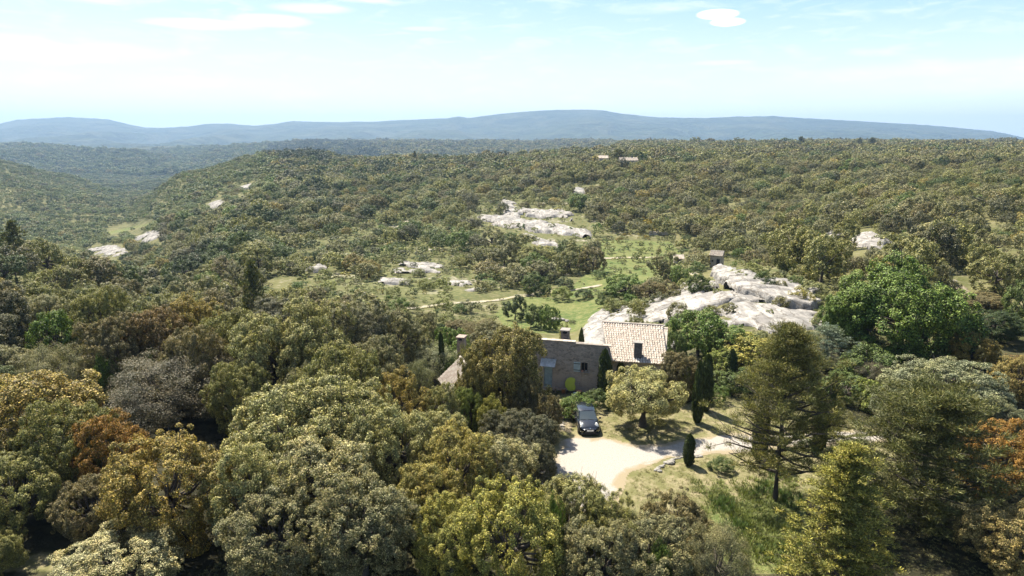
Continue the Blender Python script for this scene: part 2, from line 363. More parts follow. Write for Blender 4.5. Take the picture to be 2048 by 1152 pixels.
c = t.mix(t.ramp(t.math('ADD', zone[1], t.math('MULTIPLY_ADD', n1, .7, -.35)), .25, .6), c, dryc)
b = pr(t, i_Base_Color=c, i_Roughness=.95, i_Specular_IOR_Level=.1)
bh = t.math('ADD', t.math('ADD', t.math('MULTIPLY', n5, t.math('MULTIPLY', far, 14.0)), t.math('MULTIPLY', t.math('MULTIPLY', n6, far), 160.0)), t.math('ADD', t.math('MULTIPLY', n4, .05), t.math('MULTIPLY', n1, .12)))
t.l.new(t.node('ShaderNodeBump', i_Strength=.8, i_Distance=1.0, i_Height=bh).outputs[0], b.inputs['Normal'])
finish(t, b.outputs[0]); M_GROUND = m_
ground_faces = [tuple(r) for r in ()]
Vg = np.stack([gx, gy, gz], -1)
tri = np.stack([idx[:, 0], np.roll(idx[:, 0], -1), np.full(na, na*nr)], -1)
Fall = np.vstack([F, np.stack([tri[:, 0], tri[:, 1], tri[:, 2], tri[:, 2]], -1)]) if False else F
g = link('ground', np_mesh('ground', Vg[:-1], F, M_GROUND, True, {'zone': ('POINT', attr[:-1]), 'litter_shade': ('POINT', litter_shade[:-1])}))
tag(g, kind='structure')

def drape(name, poly, mat, lift, step, wob=0.0, wscale=1.0, yr=(5, 9000), thick=0.0, dome=0.0, rough=0.0, seed=0, dome_w=1.0, broken=0.0, smooth=True, world=False, minrad=0):
    """a sheet (or, with thick, a slab with a worn edge) that follows the ground inside a polygon of ground points"""
    W = [(p.x, p.y) for p in poly] if world else [tuple(hit(*p, y0=yr[0], y1=yr[1]))[:2] for p in poly]
    xs = [p[0] for p in W]; ys = [p[1] for p in W]
    nx = int((max(xs)-min(xs))/step)+5; ny = int((max(ys)-min(ys))/step)+5
    X, Y = np.meshgrid(min(xs)-2*step+np.arange(nx)*step, min(ys)-2*step+np.arange(ny)*step, indexing='ij')
    wx = X + wob*fbm(X/wscale, Y/wscale, 31+seed, 3)*2; wy = Y + wob*fbm(X/wscale+9, Y/wscale, 37+seed, 3)*2
    ins = inpoly(wx, wy, W); dr_ = polydist(wx, wy, W); ds = np.where(ins, dr_, -dr_); d = np.where(ins, dr_, 0)
    if broken: ds = ds - broken*np.clip(fbm(X/(2.2*wscale), Y/(1.1*wscale), 47+seed, 4)*2.2 + .12, -.3, 1.2)
    z = H(X, Y) + lift
    if thick or dome:
        e = np.clip((ds+step*1.5)/dome_w, 0, 1); e = np.sqrt(np.clip(1-(1-e)**2, 0, 1))
        z = z + thick*e + dome*np.clip(d/(dome_w*3), 0, 1)
        if rough: z = z + e*rough*(fbm(X/1.9, Y/3.1, 41+seed, 4) + .8*np.abs(fbm(X/5.3, Y/2.1, 43+seed, 3)))
        if rough: fr = (X*.35 + Y + 6.5*fbm(X/8, Y/8, 53+seed, 4))/(5.2 if step < .3 else 7.5); fr = fr - np.floor(fr); z = z + e*min(.30, .2*thick+.06)*(1 - fr)*np.clip(fr/.12, 0, 1)*np.clip(.5 + 2.5*fbm(X/5, Y/5, 57+seed, 2), 0, 1)
        z = np.where(e > 0, z, H(X, Y) - .3)
    keep = ins if not (thick or dome) else (ds > -step*3.2)
    idx = np.arange(nx*ny).reshape(nx, ny)
    k = (keep[:-1, :-1] & keep[1:, :-1] & keep[1:, 1:] & keep[:-1, 1:])
    Fq = np.stack([idx[:-1, :-1], idx[1:, :-1], idx[1:, 1:], idx[:-1, 1:]], -1)[k]
    used = np.unique(Fq); rm = np.zeros(nx*ny, int); rm[used] = np.arange(len(used))
    V = np.stack([X.ravel(), Y.ravel(), z.ravel()], -1)[used]
    c = V.mean(axis=0); V = V - c
    me = np_mesh(name, V, rm[Fq], mat, smooth, {'edge': ('POINT', np.clip(d.ravel()[used]/1.2, 0, 1))})
    return link(name, me, None, tuple(c))
def path(name, pts, width, mat, yr, lift=.05, step=.5, wob=.2):
    """pixel polyline -> worn track of constant width"""
    W = [hit(*p, y0=yr[0], y1=yr[1]) for p in pts]; L = []; R = []
    for k, p in enumerate(W):
        d = (W[min(k+1, len(W)-1)] - W[max(k-1, 0)]); d.z = 0; d.normalize(); n = Vector((-d.y, d.x, 0))
        L.append(p + n*width/2); R.append(p - n*width/2)
    return drape(name, L + R[::-1], mat, lift, step, wob, 2.0, world=True)

# gravel of the drive, tracks
def gravel_mat(name, a, b_, dirt, sc=3.0):
    m, t = new_mat(name); P = t.node('ShaderNodeNewGeometry').outputs['Position']
    n = t.noise(sc*5, 4, .7, P); n2 = t.noise(.55, 6, .62, P, .5); e = t.node('ShaderNodeAttribute', attribute_name='edge').outputs['Fac']
    st = t.node('ShaderNodeTexVoronoi', i_Vector=P, i_Scale=sc*6)
    c = t.mix(t.ramp(n, .3, .7), a, b_)
    c = t.mix(t.ramp(st.outputs['Distance'], .1, .6, .25, 0), c, (.25, .22, .18))
    c = t.mix(t.ramp(t.math('ADD', t.math('MULTIPLY', t.math('SUBTRACT', 1.0, e), .40), n2), .62, .82), c, dirt)
    b = pr(t, i_Base_Color=c, i_Roughness=.95, i_Specular_IOR_Level=.15)
    t.l.new(t.node('ShaderNodeBump', i_Strength=.5, i_Distance=.03, i_Height=n).outputs[0], b.inputs['Normal'])
    finish(t, b.outputs[0]); return m
M_GRAVEL = gravel_mat('pale_gravel', (.245, .22, .195), (.40, .37, .33), (.26, .215, .14))
M_TRACK = gravel_mat('track_stone', (.27, .24, .19), (.36, .32, .26), (.24, .22, .10))
M_PATH = gravel_mat('path_earth', (.20, .165, .13), (.27, .23, .18), (.15, .13, .08))
DRIVE = [(1040,985),(1085,940),(1108,905),(1122,878),(1142,868),(1170,872),(1205,872),(1222,880),(1290,888),(1350,880),(1400,876),(1470,868),(1560,862),(1640,862),(1700,860),(1780,856),(1860,850),(1860,874),(1780,884),(1690,890),(1610,894),(1520,903),(1440,908),(1405,914),(1345,918),(1312,930),(1272,945),(1255,965),(1246,990),(1240,1015),(1180,1030),(1100,1020)]
tag(drape('drive', DRIVE, M_GRAVEL, .010, .14, .28, 1.6, yr=(20, 70)), kind='structure')
tag(path('garden_path', [(1128,866),(1126,845),(1118,825),(1110,805)], 1.3, M_GRAVEL, (30, 70), .014, .14, .2), kind='structure')
tag(path('grass_strip', [(1545,882),(1620,877),(1700,874),(1790,866),(1850,861)], .42, M_GROUND, (20, 70), .022, .1, .25), kind='structure')
tag(path('track', [(795,618),(870,611),(915,607),(960,604),(1000,600),(1040,594),(1075,588),(1120,584),(1160,578),(1205,570)], 2.0, M_TRACK, (90, 200), .10, .4, .25), kind='structure')
tag(path('track', [(1205,517),(1250,516),(1300,515),(1330,514)], 2.0, M_TRACK, (120, 260), .12, .4, .2), kind='structure')
tag(path('path', [(1905,568),(1925,582),(1945,598),(1965,612),(1990,618)], 2.0, M_PATH, (60, 140), .08, .3, .25), kind='structure')
tag(path('path', [(1385,545),(1395,555),(1410,562)], 2.4, M_TRACK, (90, 200), .08, .3, .25), kind='structure')
tag(drape('gravel_clearing', [(420,700),(500,695),(510,715),(430,722)], M_GRAVEL, .02, .3, .3, 2, yr=(40, 90)), kind='structure')

# limestone
m_, t = new_mat('limestone'); P = t.node('ShaderNodeNewGeometry').outputs['Position']
mp = t.node('ShaderNodeMapping', i_Vector=P, i_Rotation=(0, 0, .5), i_Scale=(1, .28, 1)).outputs[0]
n = t.noise(.8, 8, .66, mp, .4); n2 = t.noise(.22, 5, .6, P); n3 = t.noise(7, 4, .7, P)
c = t.mix(t.ramp(n, .40, .62), (.22, .205, .19), (.40, .375, .34))
c = t.mix(t.ramp(n2, .46, .62, 0, .6), c, (.17, .165, .16))
c = t.mix(t.ramp(n3, .58, .75, 0, .5), c, (.16, .14, .12))
v = t.node('ShaderNodeTexVoronoi', i_Vector=t.node('ShaderNodeVectorMath', i_0=mp, i_1=t.noise(1.2, 3, .6, P, out=1)).outputs[0], i_Scale=.55, feature='DISTANCE_TO_EDGE')
c = t.mix(t.ramp(v.outputs['Distance'], .0, .045, .8, 0), c, (.10, .085, .065))
lich = t.noise(.5, 8, .72, t.node('ShaderNodeMapping', i_Vector=P, i_Rotation=(0, 0, .9), i_Scale=(.5, 1.6, 1)).outputs[0], .8)
c = t.mix(t.ramp(lich, .52, .60, 0, .55), c, (.135, .13, .12)); c = t.mix(t.ramp(lich, .36, .30, 0, .5), c, (.20, .17, .11))
b = pr(t, i_Base_Color=c, i_Roughness=.9, i_Specular_IOR_Level=.2)
t.l.new(t.node('ShaderNodeBump', i_Strength=.9, i_Distance=.35, i_Height=n).outputs[0], b.inputs['Normal'])
finish(t, b.outputs[0]); M_ROCK = m_
ROCKS = []
def rock(poly, label, group, yr, thick, step, wob=.6, wscale=2.5, dome=0.0, rough=.5, dome_w=1.0, seed=0, broken=0.0):
    o = drape('limestone_outcrop', poly, M_ROCK, 0.02, step, wob, wscale, yr=yr, thick=thick, dome=dome, rough=rough, dome_w=dome_w, seed=seed, broken=broken)
    if group == G2: ROCKS.append((min(q[0] for q in poly)-3, max(q[0] for q in poly)+3, min(q[1] for q in poly)-2, max(q[1] for q in poly)+20, o.location.y))
    return tag(o, label, 'rock', group)
G1 = 'bare limestone slabs behind the farmhouse'; G2 = 'limestone patches on the hillside'
rock([(1427,538),(1445,534),(1470,548),(1500,555),(1530,570),(1575,573),(1600,590),(1640,590),(1632,628),(1560,612),(1520,600),(1480,592),(1450,578),(1430,562)],
     'long thick grey-white limestone ledge with a dark undercut lower edge', G1, (60, 140), 1.05, .14, .35, 3, rough=.14, dome_w=.40, seed=1, broken=.7)
rock([(1322,592),(1370,570),(1425,575),(1442,590),(1475,600),(1440,618),(1400,625),(1370,640),(1300,650),(1300,612)],
     'broad pale limestone slab left of the long ledge, smooth and tilted', G1, (60, 140), .5, .25, .5, 2.5, rough=.16, seed=2, broken=1.6)
rock([(1215,632),(1240,618),(1290,612),(1335,618),(1330,655),(1330,700),(1215,670),(1200,655)],
     'broken white limestone right above the tiled ridge of the farmhouse', G1, (58, 120), .35, .22, .6, 2, rough=.3, seed=3, broken=2.4)
rock([(1440,580),(1480,590),(1530,602),(1580,618),(1640,632),(1655,668),(1600,672),(1520,668),(1440,662),(1400,640),(1445,612)],
     'blinding white scree slope below the long ledge', G1, (58, 130), .25, .25, .6, 2, rough=.28, seed=4, broken=2.4)
rock([(1166,705),(1170,660),(1184,636),(1205,620),(1216,628),(1204,650),(1212,700)],
     'grey limestone ramp curving up behind the roof left of the tiled slope', G1, (56, 120), .5, .2, .25, 2, rough=.25, seed=5)
rock([(1655,468),(1672,462),(1674,476),(1660,480)], 'small white slab left of the dark bush on the right plateau', G2, (90, 220), .5, .3, .4, 2, seed=6)
rock([(1708,480),(1728,466),(1768,480),(1770,496),(1745,500),(1712,492)], 'rounded white limestone slab alone in the oak wood at right', G2, (90, 220), .45, .3, .9, 2, seed=7)
rock([(950,434),(1000,432),(1040,440),(1110,452),(1180,464),(1176,476),(1110,470),(1050,462),(990,450)], 'longest white limestone band across the middle hillside', G2, (120, 400), 0.9, .6, 1.4, 6, rough=.6, dome_w=1.5, seed=8, broken=3.2)
rock([(1008,404),(1030,408),(1042,424),(1030,436),(1012,430)], 'white limestone tongue rising above the long hillside band', G2, (120, 420), 0.8, .6, 1.6, 5, rough=.6, dome_w=2, seed=9, broken=3)
rock([(1050,420),(1080,424),(1110,420),(1150,432),(1148,442),(1090,436),(1055,432)], 'upper white limestone band on the middle hillside', G2, (120, 420), 0.9, .6, 1.6, 6, rough=.6, dome_w=1.5, seed=10, broken=3.2)
rock([(1050,472),(1090,480),(1138,486),(1120,494),(1070,490)], 'broken pale stones just below the long hillside band', G2, (110, 300), .5, .5, 1.6, 4, seed=11, broken=2.2)
rock([(1145,378),(1170,380),(1166,387),(1150,390)], 'small pale scar among bushes above the hillside bands', G2, (150, 450), .8, .6, 1.0, 5, seed=12, broken=2)
rock([(806,528),(850,526),(884,534),(862,546),(815,546)], 'pale eroded patch at the left of the lower hillside', G2, (100, 300), .25, .4, 2.2, 4, rough=.3, seed=13, broken=3)
rock([(890,556),(925,552),(950,568),(938,582),(905,572)], 'pale eroded patch right above the earth track', G2, (100, 300), .25, .4, 2.2, 4, rough=.3, seed=14, broken=3)
rock([(764,558),(815,562),(812,570),(770,568)], 'thin pale stony strip in the meadow left of the track', G2, (100, 300), .4, .4, .9, 4, seed=15, broken=1.5)
rock([(180,498),(210,492),(245,500),(250,514),(215,512)], 'white slab lowest down in the left valley', G2, (180, 700), 0.5, .6, 3.0, 7, rough=.5, dome_w=3, seed=16, broken=4)
rock([(265,478),(285,470),(318,466),(322,480),(285,482)], 'white slab with a notch on the spur above the left valley', G2, (160, 700), 0.5, .6, 3.0, 7, rough=.5, dome_w=3, seed=17, broken=4)
rock([(418,408),(436,402),(448,406),(432,416)], 'bright oval slab high on the left spur', G2, (200, 700), 0.5, .6, 2.5, 6, rough=.5, dome_w=3, seed=18, broken=2)
rock([(372,532),(388,522),(402,526),(398,538)], 'small round slab low on the left spur', G2, (140, 500), .8, .6, 1.2, 5, seed=19)
rock([(482,374),(500,370),(502,376),(486,380)], 'tiny pale slab near the crest of the left spur', G2, (200, 800), .8, .8, 1.2, 6, seed=20)
rock([(618,542),(640,533),(648,538),(630,546)], 'small pale slab above the left oak bank', G2, (110, 500), .6, .5, 1.0, 5, seed=21)
# ------------------------------------------------------------------ foliage
def quads(c, n, size, aspect, rs, along=None, bend=0.0):
    """diamond leaves: centres c, normals n"""
    k = len(c); n = n/np.linalg.norm(n, axis=1, keepdims=True)
    a = rs.normal(size=(k, 3)) if along is None else along
    a = a - (a*n).sum(1, keepdims=True)*n; a /= np.linalg.norm(a, axis=1, keepdims=True) + 1e-9
    b = np.cross(n, a); L = (size*rs.uniform(.7, 1.35, k))[:, None]; Wd = L*aspect
    V = np.stack([c - a*L, c + b*Wd - a*L*.1, c + a*L, c - b*Wd - a*L*.1], 1).reshape(-1, 3)
    return V, np.arange(k*4).reshape(k, 4)
def fib(n, zmin, rs, jit=.3):
    i = np.arange(n) + .5; z = zmin + (1-zmin)*i/n; z = z[::-1]; th = i*2.39996
    d = np.stack([np.sqrt(1-z*z)*np.cos(th), np.sqrt(1-z*z)*np.sin(th), z], -1) + rs.normal(size=(n, 3))*jit*.4
    return d/np.linalg.norm(d, axis=1, keepdims=True)
def crown_data(seed, nl=15, nc=14, nk=150, ls=.02, zc=.50, rz=.46, lr=.40, cr=.145, zmin=-.35, tips=.42, aspect=.55, q=1.65, jit=.35, shape=None, up=.45):
    """a broad-leaved crown in a unit frame: radius 1, tree height 1; limbs -> clumps -> sprays of leaves"""
    rs = np.random.RandomState(seed); D = fib(nl, zmin, rs, jit)
    C0 = D*np.array([.64, .64, rz*.66])*rs.uniform(.72, 1.2, (nl, 1)) + [0, 0, zc]
    if shape is not None: C0 = shape(C0, rs)
    R0 = lr*rs.uniform(.78, 1.2, nl); P = []; N = []; TP = []
    for k0 in range(nl):
        m = nc; d = rs.normal(size=(m*3, 3)); d /= np.linalg.norm(d, axis=1, keepdims=True); d = d[(d @ D[k0]) > -.25][:m]
        cc = C0[k0] + d*R0[k0]*np.array([1, 1, 1/q])*rs.uniform(.7, 1.05, (len(d), 1))
        for p, dd in zip(cc, d):
            r = cr*rs.uniform(.7, 1.35); e = rs.normal(size=(nk, 3)); e /= np.linalg.norm(e, axis=1, keepdims=True)
            e = np.where((e @ dd)[:, None] < -.35, -e, e); rad = r*rs.uniform(.35, 1.12, (nk, 1))**.6
            pos = p + e*rad*np.array([1, 1, .9/q]); P.append(pos); N.append(e*.9 + rs.normal(size=(nk, 3))*.45 + [0, 0, up])
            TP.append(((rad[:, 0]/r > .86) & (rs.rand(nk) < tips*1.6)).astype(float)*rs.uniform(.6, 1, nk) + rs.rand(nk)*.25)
    P = np.concatenate(P); N = np.concatenate(N); TP = np.clip(np.concatenate(TP), 0, 1)
    k = (P[:, 2] > .015); P, N, TP = P[k], N[k], TP[k]
    V, F = quads(P*[1, 1, q], N, np.full(len(P), ls), aspect, rs); V = V/[1, 1, q]
    return V, F, TP, rs.rand(len(P)), C0
def leaf_mesh(name, V, F, TP, RN, mat): return np_mesh(name, V, F, mat, False, {'tip': ('FACE', TP), 'rnd': ('FACE', RN)})
def trunk_mesh(name, C0, seed, r=.055, base=.0, n=7, sub=2, mat=None, lean=(0, 0), zend=.55):
    rs = np.random.RandomState(seed); b = MB(); top = Vector((lean[0]+rs.uniform(-.06, .06), lean[1]+rs.uniform(-.06, .06), zend))
    fork = Vector((lean[0]*.5+rs.uniform(-.05, .05), lean[1]*.5+rs.uniform(-.05, .05), zend*.45))
    b.tube([(0,0,-.05), (0,0,.01), fork*.5, fork, (fork+top)/2 + Vector((.03,-.02,0)), top], [r*1.7, r*1.25, r, r*.85, r*.55, r*.3], n)
    for k, c in enumerate(C0):
        c = Vector(c); s = fork.lerp(top, rs.uniform(0, .8)); m = s.lerp(c, .5) + Vector((rs.uniform(-.05, .05), rs.uniform(-.05, .05), -.04))
        b.tube([s, m, c], [r*.5, r*.32, r*.1], 5)
        for j in range(sub):
            e = c + Vector(rs.uniform(-.25, .25, 3)) + Vector((0, 0, .08)); b.tube([m.lerp(c, rs.uniform(.2, .9)), e], [r*.14, r*.04], 4, cap=False)
    return b.mesh(name, mat or M_BARK, True)
PROTO = {}
def proto(kind, seed, trunk=True, tm=None, tk={}, **kw):
    V, F, TP, RN, C0 = crown_data(seed, **kw)
    PROTO.setdefault(kind, []).append((leaf_mesh('crown', V, F, TP, RN, M_LEAF), trunk_mesh('trunk', C0, seed, mat=tm, **tk) if trunk else None))
def grow(kind, name, loc, r, h, color, label, cat='tree', group=None, rz=None, var=None, seed=[0]):
    seed[0] += 1; rr = random.Random(seed[0]*7+3)
    v = PROTO[kind][(seed[0] if var is None else var) % len(PROTO[kind])]
    rz = rr.uniform(0, 6.283) if rz is None else rz
    if v[1] is None:
        o = link(name, v[0], None, loc, (0, 0, rz), (r, r, h)); o.color = (*color, 1); return tag(o, label, cat, group)
    e = empty(name, loc, rz, (r, r, h)); tag(e, label, cat, group)
    c = link('crown', v[0], e); c.color = (*color, 1)
    link('trunk', v[1], e); return e

for s in range(4): proto('oak_near', 10+s, nl=30, nc=24, nk=150, ls=.0116, lr=.29, cr=.078, aspect=.6, rz=.52, zc=.48, zmin=-.75, jit=.6)
for s in range(2): proto('sparse_near', 20+s, nl=24, nc=16, nk=230, ls=.0105, lr=.32, cr=.14, tips=.5, aspect=.42, zmin=-.6, jit=.6, tk=dict(sub=2))
for s in range(5): proto('oak_mid', 30+s, nl=13, nc=10, nk=100, ls=.026, lr=.33, cr=.14, tips=.34, zmin=-.8, zc=.45, rz=.53, jit=.6, aspect=.6, tk=dict(n=5, sub=0))
proto('broad_near', 41, nl=34, nc=20, nk=150, ls=.0125, lr=.25, cr=.085, aspect=.62, rz=.50, zc=.50, zmin=-.7, tips=.45, jit=.8, q=1.45, tk=dict(r=.05, sub=4))
for s in range(3): proto('bright_mid', 45+s, nl=18, nc=11, nk=90, ls=.025, lr=.30, cr=.13, zmin=-.8, zc=.45, rz=.53, aspect=.6, tips=.55, jit=.6, tk=dict(n=6, sub=2))
proto('umbrella_oak', 51, nl=16, nc=16, nk=240, ls=.0145, lr=.36, cr=.12, zmin=-.45, zc=.48, rz=.48, tips=.6, jit=.5, tk=dict(r=.085, n=10, sub=4, lean=(.05, 0)))
proto('olive_near', 55, nl=14, nc=14, nk=200, ls=.019, lr=.38, cr=.17, aspect=.25, tips=.7, tk=dict(r=.06))
for s in range(3): proto('shrub', 60+s, trunk=False, nl=8, nc=8, nk=80, ls=.045, lr=.46, cr=.22, zc=.36, rz=.55, zmin=-.1, aspect=.5)
for s in range(2): proto('bush_near', 65+s, trunk=False, nl=12, nc=12, nk=110, ls=.028, lr=.42, cr=.17, zc=.36, rz=.55, zmin=-.1, aspect=.5)
for s in range(2): proto('ragged', 68+s, nl=11, nc=9, nk=55, ls=.034, lr=.30, cr=.15, aspect=.5, tips=.6, jit=.9, tk=dict(n=5, sub=2))

def pine_data(seed, h=1.0, levels=13, z0=.28, rmax=1.0, prof=None, bare=.30, dens=1.0, tl=.030, asp=.16, arch=.10, per=7, sub=7, tufts=26, rtuft=.075, qh=1.0, zj=.03, low=1.0, bt=1.0):
    """whorled conifer in a unit frame; returns needle quads and a branch MB"""
    rs = np.random.RandomState(seed); b = MB(); P = []; N = []; A = []; TP = []
    b.tube([(0,0,-.03), (0,0,.02), (.012,0,.3), (-.01,.01,.6), (0,0,.95)], [.075, .055, .043, .028, .006], 9)
    for L in range(levels):
        zL = z0 + (0.96-z0)*L/(levels-1)
        for k in range(per):
            z = min(.965, max(.03, zL + rs.uniform(-1, 1)*zj)); R = prof(z)*rmax
            an = 2*math.pi*(k + rs.rand()*.8)/per + L*1.1; rr = R*rs.uniform(.72, 1.12)
            e = np.array([math.cos(an)*rr, math.sin(an)*rr, z + arch*rr*rs.uniform(.2, 1.8)]); s = np.array([0, 0, z]); m = (s+e)/2 + [0, 0, -.015]
            br = .009*bt*(.3+rr)*(.6 + .4*(1-z))
            b.tube([s, m, e], [br, br*.65, br*.25], 4, cap=False)
            for j in range(sub):
                t = bare + (1-bare)*(j+.5)/sub; q = s + (e-s)*t; side = rs.normal(size=3)*np.array([.16, .16, .09/qh])*(.35+rr)
                q2 = q + side + [0, 0, .02]; b.tube([q, q2], [br*.3, br*.12], 3, cap=False)
                n_ = int(tufts*dens*rs.uniform(.5, 1.2)) if (z > .42 or rs.rand() < low) else 3; d = rs.normal(size=(n_, 3)); d /= np.linalg.norm(d, axis=1, keepdims=True); d[:, 2] = d[:, 2]*.7 + .25
                c = q2 + d*rtuft*rs.uniform(.2, 1, (n_, 1))*np.array([1, 1, .62/qh])
                P.append(c); A.append(d + (e-s)/max(rr, .1)*.4 + [0, 0, .35]); N.append(rs.normal(size=(n_, 3))); TP.append((rs.rand(n_) < .35)*rs.uniform(.5, 1, n_) + rs.rand(n_)*.2)
    P = np.concatenate(P); V, F = quads(P*[1, 1, qh], np.concatenate(N), np.full(len(P), tl), asp, rs, np.concatenate(A)); V = V/[1, 1, qh]
    return V, F, np.clip(np.concatenate(TP), 0, 1), rs.rand(len(P)), b
def conifer(kind, seed, **kw):
    V, F, TP, RN, b = pine_data(seed, **kw)
    PROTO.setdefault(kind, []).append((leaf_mesh('crown', V, F, TP, RN, M_LEAF), b.mesh('trunk', M_BARK, True)))
def prof_tall(z): return np.interp(z, [0, .2, .35, .5, .68, .85, 1], [.75, .92, 1.0, .95, .74, .42, .05])
conifer('pine_tall', 71, levels=13, z0=.20, prof=prof_tall, per=7, bare=.40, sub=6, tufts=200, tl=.027, asp=.13, rtuft=.155, arch=.10, qh=2.7, zj=.045, low=.8)
conifer('pine_bushy', 72, levels=14, z0=.05, prof=lambda z: np.interp(z, [0, .2, .5, .8, 1], [.9, 1, .97, .70, .25]), per=8, bare=.42, sub=6, tufts=150, tl=.032, asp=.13, rtuft=.16, arch=.16, qh=2.35, zj=.05, bt=.7)
conifer('yellow_conifer', 73, levels=20, z0=.02, prof=lambda z: np.interp(z, [0, .25, .55, .8, 1], [1.05, .74, .50, .30, .05]), per=8, bare=.2, sub=6, tufts=110, tl=.026, asp=.22, rtuft=.11, arch=-.02, qh=3.2, zj=.03, bt=.5)
conifer('blue_cedar', 74, levels=8, z0=.12, prof=lambda z: np.interp(z, [0, .5, 1], [1, .85, .12]), per=7, bare=.12, sub=9, tufts=80, tl=.017, asp=.25, rtuft=.085, arch=.02, qh=1.6)
conifer('pine_far', 75, levels=9, z0=.25, prof=prof_tall, per=6, bare=.3, sub=4, tufts=30, tl=.07, asp=.25, rtuft=.17, arch=.08, qh=2.2)
def cypress_mesh(seed, n=12000, ls=.026):
    rs = np.random.RandomState(seed); z = rs.rand(n)**.9; th = rs.rand(n)*6.283
    R = np.interp(z, [0, .04, .12, .5, .8, .95, 1], [.35, .7, .9, 1, .84, .42, .05])*(1+.16*np.sin(th*3+z*9)+.10*np.sin(z*40+th*5))*rs.uniform(.70, 1.22, n)
    P = np.stack([R*np.cos(th), R*np.sin(th), z*.985+.01], -1); N = np.stack([np.cos(th), np.sin(th), np.full(n, .15)], -1)*1 + rs.normal(size=(n, 3))*.45
    A = np.stack([np.cos(th)*.25, np.sin(th)*.25, np.ones(n)], -1)
    # leaf sizes are given in tree heights: stretch sideways to undo the slim frame
    V, F = quads(P*[.14, .14, 1], N, np.full(n, ls), .30, rs, A); V = V/[.14, .14, 1]
    V2 = []; 
    me = leaf_mesh('crown', V, F, np.clip((rs.rand(n) < .3)*rs.uniform(.3, 1, n), 0, 1), rs.rand(n), M_LEAF)
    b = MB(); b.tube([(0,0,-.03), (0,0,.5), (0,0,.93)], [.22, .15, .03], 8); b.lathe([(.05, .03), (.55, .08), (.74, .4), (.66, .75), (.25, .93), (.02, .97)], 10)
    return me, b.mesh('trunk', M_INNER_SHADE, True)
M_INNER_SHADE = plain('inner_shade_core', (.03, .035, .02), .95, noise=.3)  # cypress stem and filling core, crown's inner shade put into the near-black colour
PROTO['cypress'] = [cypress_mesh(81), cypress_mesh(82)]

def tree_px(kind, name, px, Y, ptop, w, color, label, cat='tree', group=None, h=None, **kw):
    """a tree whose crown is w photo pixels wide, tops out at photo row ptop and stands at forward distance Y"""
    g = on(px, Y); top = at(px, ptop, Y).z; f = Y*CP - (g.z+2-CAM_Z)*SP
    r = w/2*f/FOC; hh = h or max(top - g.z, .6)
    if w > 105 and kind in ('oak_near', 'bright_mid', 'sparse_near'): r = max(r, hh/2.25)
    BLOCK.append((g.x, g.y, r)); MARK.append((px, ptop, w))
    return grow(kind, name, g, r, hh, color, label, cat, group, **kw)
BLOCK = []; MARK = []
K = dict(pale=(.44,.41,.18), cream=(.50,.45,.24), golden=(.40,.30,.085), orange=(.40,.215,.05), olive=(.30,.285,.095), grey=(.305,.28,.145), dgrey=(.165,.155,.095),
         green=(.125,.17,.048), bright=(.165,.24,.05), deep=(.08,.115,.04), russet=(.29,.19,.08), brown=(.26,.21,.10), lime=(.28,.32,.08), yellow=(.43,.36,.11), straw=(.46,.36,.15), gold2=(.325,.27,.095),
         silver=(.31,.32,.19), blue=(.28,.34,.27), pine=(.27,.25,.085), dpine=(.19,.19,.065), cyp=(.095,.125,.04), purple=(.185,.16,.11), ylime=(.42,.39,.10))
